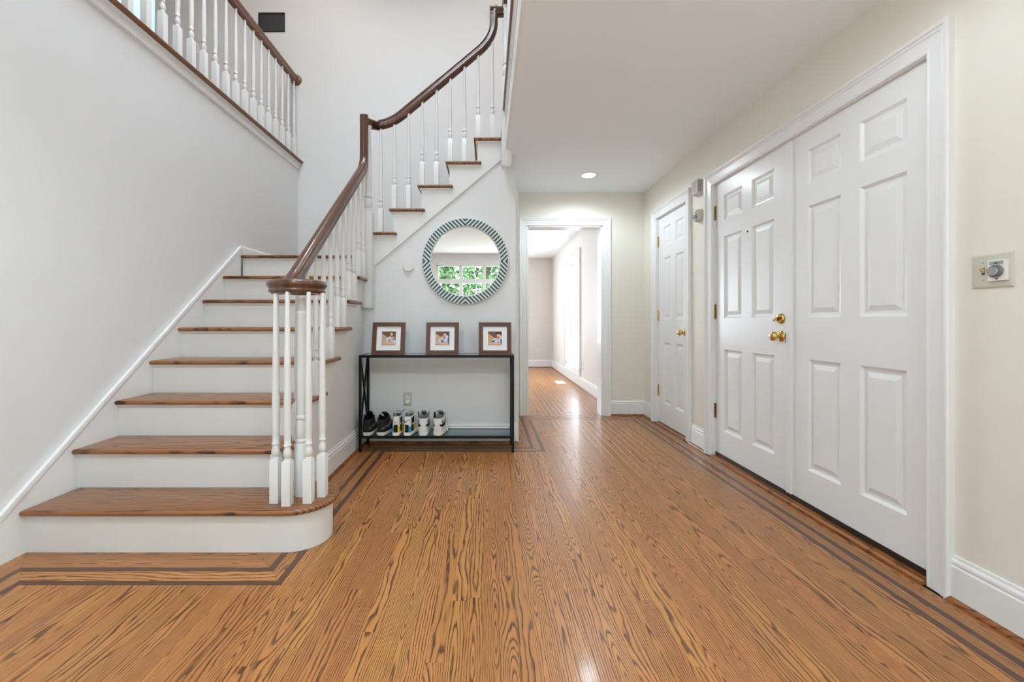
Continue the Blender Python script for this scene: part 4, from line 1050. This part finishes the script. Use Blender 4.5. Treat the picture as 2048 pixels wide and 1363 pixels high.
wm = [('heel_tab', 'sole_white', patch_mark(-0.035, 0.035, 0.02, 0.55)), ('tick_mark', 'shoe_black', swoosh(1, 0.04, 0.55, 0.34)), ('tick_mark', 'shoe_black', swoosh(-1, 0.04, 0.55, 0.34)),
      ('collar_mark', 'shoe_black', patch_mark(0.20, 0.25, 0.62, 0.80)), ('collar_mark', 'shoe_black', patch_mark(-0.25, -0.20, 0.62, 0.80))]
shoe('white high-top shoe with black tick, beside the colourful pair', sx_(846.5, ys), ys, 0.10, hi_, wht, wm, 'pair of white shoes', 0.176)
shoe('rightmost white high-top shoe with black tick and trailing lace', sx_(874.5, ys), ys, -0.12, hi_, wht, wm, 'pair of white shoes', 0.176)
# loose lace loop of the left colourful shoe and white lace end
def loose(parent_label, pts, m, r=0.003):
    for o in C.objects:
        if o.get('label') == parent_label:
            mb = MB().tube(pts, r, 6); mb.build('loose_lace', m, o, smooth=True); return
x0, y0 = sx_(791.5, ys), ys
bpy.context.view_layer.update()
o = [q for q in C.objects if q.get('label', '').startswith('white shoe with blue')][0]
MB().tube([(0.02, 0.10, 0.15), (0.035, 0.09, 0.172), (0.052, 0.085, 0.185), (0.058, 0.083, 0.192), (0.053, 0.083, 0.193), (0.042, 0.085, 0.183), (0.030, 0.09, 0.168), (0.018, 0.10, 0.148)], 0.0026, 6).build('loose_lace', 'shoe_teal', o, smooth=True, local=True)
o = [q for q in C.objects if q.get('label', '').startswith('rightmost white')][0]
MB().tube([(0.03, 0.11, 0.10), (0.052, 0.10, 0.07), (0.058, 0.09, 0.04), (0.066, 0.08, 0.022)], 0.0024, 6).build('loose_lace', 'shoe_white', o, smooth=True, local=True)

# ---------------------------------------------------------------- wall plates and small fixtures
def plate(mb_frame, cu, cv, w_, h_, parent, m='plastic_ivory', name='cover_plate', d=0.006):
    ins = [(0, 0), (0, d * 0.4), (0.003, d * 0.8), (0.007, d)]
    rings = [[mb_frame(cu - w_ / 2 + i_, cv - h_ / 2 + i_, dd), mb_frame(cu + w_ / 2 - i_, cv - h_ / 2 + i_, dd), mb_frame(cu + w_ / 2 - i_, cv + h_ / 2 - i_, dd), mb_frame(cu - w_ / 2 + i_, cv + h_ / 2 - i_, dd)] for i_, dd in ins]
    return MB().loft(rings).build(name, m, parent)
def pbox(fr, u0, u1, v0, v1, d0, d1, name, m, parent, bevel=0.0):
    c = [(u0, v0), (u1, v0), (u1, v1), (u0, v1)]
    return MB().loft([[fr(u, v, d0) for u, v in c], [fr(u, v, d1) for u, v in c]]).build(name, m, parent, bevel=bevel)
def disc(fr, cu, cv, ru, rv, d0, d1, name, m, parent, n=20, top=0.9):
    ring = lambda k, d: [fr(cu + ru * k * math.cos(2 * PI * i / n), cv + rv * k * math.sin(2 * PI * i / n), d) for i in range(n)]
    return MB().loft([ring(1, d0), ring(1, d0 + (d1 - d0) * 0.7), ring(top, d1)]).build(name, m, parent, smooth=True, angle=50)
def outlet(name, fr, cu, cv, loc, label, m='plastic_ivory', plug=False):
    t = thing(name, label, 'outlet', loc)
    plate(fr, cu, cv, 0.072, 0.117, t, m)
    for s in (1, -1):
        f = disc(fr, cu, cv + s * 0.0195, 0.0165, 0.0145, 0.005, 0.008, 'receptacle', 'plastic_white', t)
        if plug and s < 0:
            disc(fr, cu, cv + s * 0.0195, 0.019, 0.019, 0.008, 0.026, 'safety_cover', 'plastic_white', t, top=0.8)
        else:
            for dx in (-0.006, 0.006): pbox(fr, cu + dx - 0.0012, cu + dx + 0.0012, cv + s * 0.0195 - 0.002, cv + s * 0.0195 + 0.007, 0.0075, 0.0084, 'slot', 'dark_slot', f)
            disc(fr, cu, cv + s * 0.0195 - 0.008, 0.002, 0.002, 0.0075, 0.0084, 'slot', 'dark_slot', f, n=8)
    disc(fr, cu, cv, 0.003, 0.003, 0.006, 0.0072, 'screw', 'chrome', t, n=10)
    return t
ff = front_frame(YM)
ox, oz = (815.5 - VPX) * YM / F_PX, CAM_H + (VPY - 797.5) * YM / F_PX
outlet('wall_outlet', ff, ox, oz, (ox, YM, oz), 'ivory wall outlet with a round plug cover behind the console', plug=True)
dx_, dz_ = (817 - VPX) * YM / F_PX, CAM_H + (VPY - 533) * YM / F_PX
t = thing('wall_disc', 'small round white cover on the wall left of the mirror', 'wall cover', (dx_, YM, dz_))
disc(ff, dx_, dz_, 0.043, 0.043, 0.0, 0.022, 'cover', 'plastic_white', t, n=36, top=0.93)
pbox(ff, dx_ + 0.008, dx_ + 0.0085, dz_ - 0.03, dz_ + 0.03, 0.021, 0.0223, 'seam', 'plastic_grey', t)
# far room outlet and plates
ffar = front_frame(FAR_Y)
ox, oz = (1074.5 - VPX) * FAR_Y / F_PX, CAM_H + (VPY - 702) * FAR_Y / F_PX
outlet('wall_outlet', ffar, ox, oz, (ox, FAR_Y, oz), 'pale wall outlet on the far wall of the next room', m='plastic_white')
fr_far = right_frame(FAR_X)
def far_plate(px, ya, yb, label, name, w_, m='paint_far', cat='wall panel'):
    Y = F_PX * FAR_X / (px - VPX); z0, z1 = CAM_H + (VPY - yb) * Y / F_PX, CAM_H + (VPY - ya) * Y / F_PX
    t = thing(name, label, cat, (FAR_X, Y, z0)); plate(fr_far, Y, (z0 + z1) / 2, w_, z1 - z0, t, m, d=0.009)
    return t, Y, z0, z1
far_plate(1111.0, 668, 696, 'flat pale cover plate on the next room wall beyond the window', 'access_panel', 0.26)
far_plate(1162.5, 724, 738, 'small pale plate low on the wall beside the tall window', 'cover_plate', 0.075, cat='wall plate')
far_plate(1195.5, 682, 728, 'flat pale panel on the next room wall just inside the opening', 'access_panel', 0.20)
# floor vent in the far room
vy = F_PX * CAM_H / (764.5 - VPY); vx = (1120.5 - VPX) * vy / F_PX
t = thing('floor_vent', 'white slotted floor vent on the next room floor', 'vent', (vx, vy, 0))
boxo('vent_frame', 'plastic_white', t, vx - 0.075, vx + 0.075, vy - 0.17, vy + 0.17, 0, 0.005, bevel=0.002)
for q in range(8): boxo('slat', 'plastic_grey', t, vx - 0.055, vx + 0.055, vy - 0.14 + q * 0.037, vy - 0.12 + q * 0.037, 0.004, 0.0065)
# upstairs wall switch and dark panel
fb = front_frame(YB)
sx0, sz0 = (386 - VPX) * YB / F_PX, CAM_H + (VPY - 97.5) * YB / F_PX
t = thing('light_switch', 'white light switch plate on the upper wall behind the balcony', 'switch', (sx0, YB, sz0))
plate(fb, sx0, sz0, 0.117, 0.117, t, 'plastic_white')
for s in (-0.023, 0.023): pbox(fb, sx0 + s - 0.005, sx0 + s + 0.005, sz0 - 0.006, sz0 + 0.012, 0.005, 0.014, 'toggle', 'plastic_white', t)
px0, px1, pz0, pz1 = (517.5 - VPX) * YB / F_PX, (570 - VPX) * YB / F_PX, CAM_H + (VPY - 64) * YB / F_PX, CAM_H + (VPY - 26.5) * YB / F_PX
t = thing('wall_panel', 'small dark grey rectangular panel high on the stairwell wall', 'wall panel', ((px0 + px1) / 2, YB, pz0))
MB().loft([[fb(px0, pz0, 0.0), fb(px1, pz0, 0.0), fb(px1, pz1, 0.0), fb(px0, pz1, 0.0)], [fb(px0, pz0, 0.012), fb(px1, pz0, 0.012), fb(px1, pz1, 0.012), fb(px0, pz1, 0.012)],
           [fb(px0 + 0.012, pz0 + 0.006, 0.012), fb(px1 - 0.008, pz0 + 0.006, 0.012), fb(px1 - 0.008, pz1 - 0.012, 0.012), fb(px0 + 0.012, pz1 - 0.012, 0.012)],
           [fb(px0 + 0.016, pz0 + 0.008, 0.004), fb(px1 - 0.010, pz0 + 0.008, 0.004), fb(px1 - 0.010, pz1 - 0.016, 0.004), fb(px0 + 0.016, pz1 - 0.016, 0.004)]]).build('panel_frame', 'panel_rim', t)
pbox(fb, px0 + 0.016, px1 - 0.010, pz0 + 0.008, pz1 - 0.016, 0.0035, 0.0055, 'panel_face', 'dark_grey_panel', t)
# siren box and motion sensor between the doors
fw = right_frame(XR)
t = thing('siren_box', 'grey-white slotted alarm box above the small sensor, between the doors', 'alarm box', (XR, 3.37, 2.04))
MB().prism([(XR, 2.035), (XR - 0.054, 2.052), (XR - 0.054, 2.157), (XR, 2.157)], 'Y', 3.322, 3.418).build('housing', 'plastic_grey', t, bevel=0.003)
for q in range(10):
    pbox(lambda u, v, d: (XR - 0.012 - u, 3.322 - d, v), 0.008, 0.034, 2.062 + q * 0.0088, 2.0655 + q * 0.0088, -0.0005, 0.0006, 'grille_slot', 'shoe_grey', t)
    pbox(right_frame(XR - 0.054), 3.335, 3.405, 2.066 + q * 0.0085, 2.069 + q * 0.0085, -0.0005, 0.0006, 'grille_slot', 'shoe_grey', t)
t = thing('motion_sensor', 'small cream motion sensor below the alarm box', 'sensor', (XR, 3.375, 1.83))
rings = []
for d, s in ((0.0, 1.0), (0.022, 1.0), (0.040, 0.92), (0.050, 0.72)):
    rings.append([(XR - d, 3.376 + 0.033 * s * math.copysign(abs(math.cos(a)) ** 0.5, math.cos(a)), 1.876 + 0.050 * s * math.copysign(abs(math.sin(a)) ** 0.5, math.sin(a))) for a in [2 * PI * i / 24 for i in range(24)]])
MB().loft(rings).build('housing', 'plastic_grey', t, smooth=True, angle=50)
boxo('sensor_lens', 'shoe_grey', t, XR - 0.052, XR - 0.040, 3.348, 3.40, 1.848, 1.882, bevel=0.003)
MB().lathe([(0.001, -0.053), (0.004, -0.0525), (0.004, -0.045)], (XR, 3.36, 1.897), 'X', 10).build('indicator', 'dark_slot', t)
# dimmer plate at the right edge
py, pz = 1.4245, CAM_H + (VPY - 541) * 1.4245 / F_PX
t = thing('dimmer_plate', 'ivory switch plate with toggle and round silver dimmer knob', 'switch', (XR, py, pz))
plate(fw, py, pz, 0.118, 0.116, t, 'plastic_ivory')
tg = pbox(fw, py + 0.018, py + 0.027, pz - 0.012, pz + 0.012, 0.005, 0.0065, 'toggle_slot', 'dark_slot', t)
MB().loft([[fw(py + 0.0185, pz - 0.006, 0.006), fw(py + 0.0265, pz - 0.006, 0.006), fw(py + 0.0265, pz + 0.008, 0.006), fw(py + 0.0185, pz + 0.008, 0.006)], [fw(py + 0.0195, pz + 0.006, 0.020), fw(py + 0.0255, pz + 0.006, 0.020), fw(py + 0.0255, pz + 0.012, 0.020), fw(py + 0.0195, pz + 0.012, 0.020)]]).build('toggle', 'toggle_yellow', t)
for s in (-0.030, 0.030): disc(fw, py + 0.0225, pz + s, 0.003, 0.003, 0.005, 0.007, 'screw', 'chrome', t, n=10)
tm = pbox(fw, py - 0.048, py + 0.004, pz - 0.036, pz + 0.034, 0.005, 0.014, 'dimmer_module', 'plastic_white', t, bevel=0.001)
pbox(fw, py - 0.040, py - 0.001, pz + 0.018, pz + 0.030, 0.0135, 0.0146, 'name_strip', 'label_grey', tm)
pbox(fw, py - 0.027, py - 0.015, pz + 0.0215, pz + 0.023, 0.0145, 0.0149, 'print_line', 'dark_slot', tm)
pbox(fw, py - 0.023, py - 0.018, pz + 0.0255, pz + 0.0275, 0.0145, 0.0149, 'print_line', 'dark_slot', tm)
disc(fw, py - 0.022, pz - 0.0295, 0.0025, 0.0025, 0.0135, 0.0155, 'screw', 'dark_slot', tm, n=10)
kb = disc(fw, py - 0.020, pz - 0.004, 0.0215, 0.0215, 0.014, 0.021, 'dial_skirt', 'knob_grey', t, n=28)
disc(fw, py - 0.020, pz - 0.004, 0.0145, 0.0145, 0.021, 0.031, 'dial_cap', 'chrome', kb, n=28, top=0.94)

# ---------------------------------------------------------------- outside
struct(MB().box(-30, 30, -40, YR - 0.3, -0.6, -0.4).build('ground', 'ground_pale'))  # unseen ground made pale to bounce daylight up to the ceiling
rnd = random.Random(3)
mb = MB()
for i in range(42000):
    x, z = rnd.uniform(-9, 9), rnd.uniform(-0.3, 6.0) ; y = -7.5 - rnd.random() ** 1.2 * 5 - 0.4 * math.sin(x * 1.7) - 0.5 * math.sin(z * 2.1 + x)
    s = rnd.uniform(0.06, 0.16); n_ = Vector((rnd.gauss(0, 1), rnd.gauss(0.6, 1), rnd.gauss(0.6, 1))).normalized(); a = n_.orthogonal().normalized(); b2 = n_.cross(a); th = rnd.uniform(0, PI)
    a, b2 = a * math.cos(th) + b2 * math.sin(th), b2 * math.cos(th) - a * math.sin(th); c = Vector((x, y, z))
    mb.add([c - a * s, c + b2 * s * 0.45, c + a * s, c - b2 * s * 0.45], [(0, 1, 2, 3)])
fo = mb.build('foliage', 'leaf_green'); tag(fo, 'dense green woodland leaves outside the rear window, seen in the mirror', 'foliage', kind='stuff')
for i in range(7):
    x, y = -6 + i * 2 + rnd.uniform(-0.6, 0.6), -9.5 + rnd.uniform(-1.5, 1.5)
    tk = MB().tube([(x, y, -0.5), (x + 0.05, y, 2.5), (x + rnd.uniform(-0.3, 0.3), y, 7.0)], 0.17, 10).build('trunk', 'bark', fo, smooth=True)
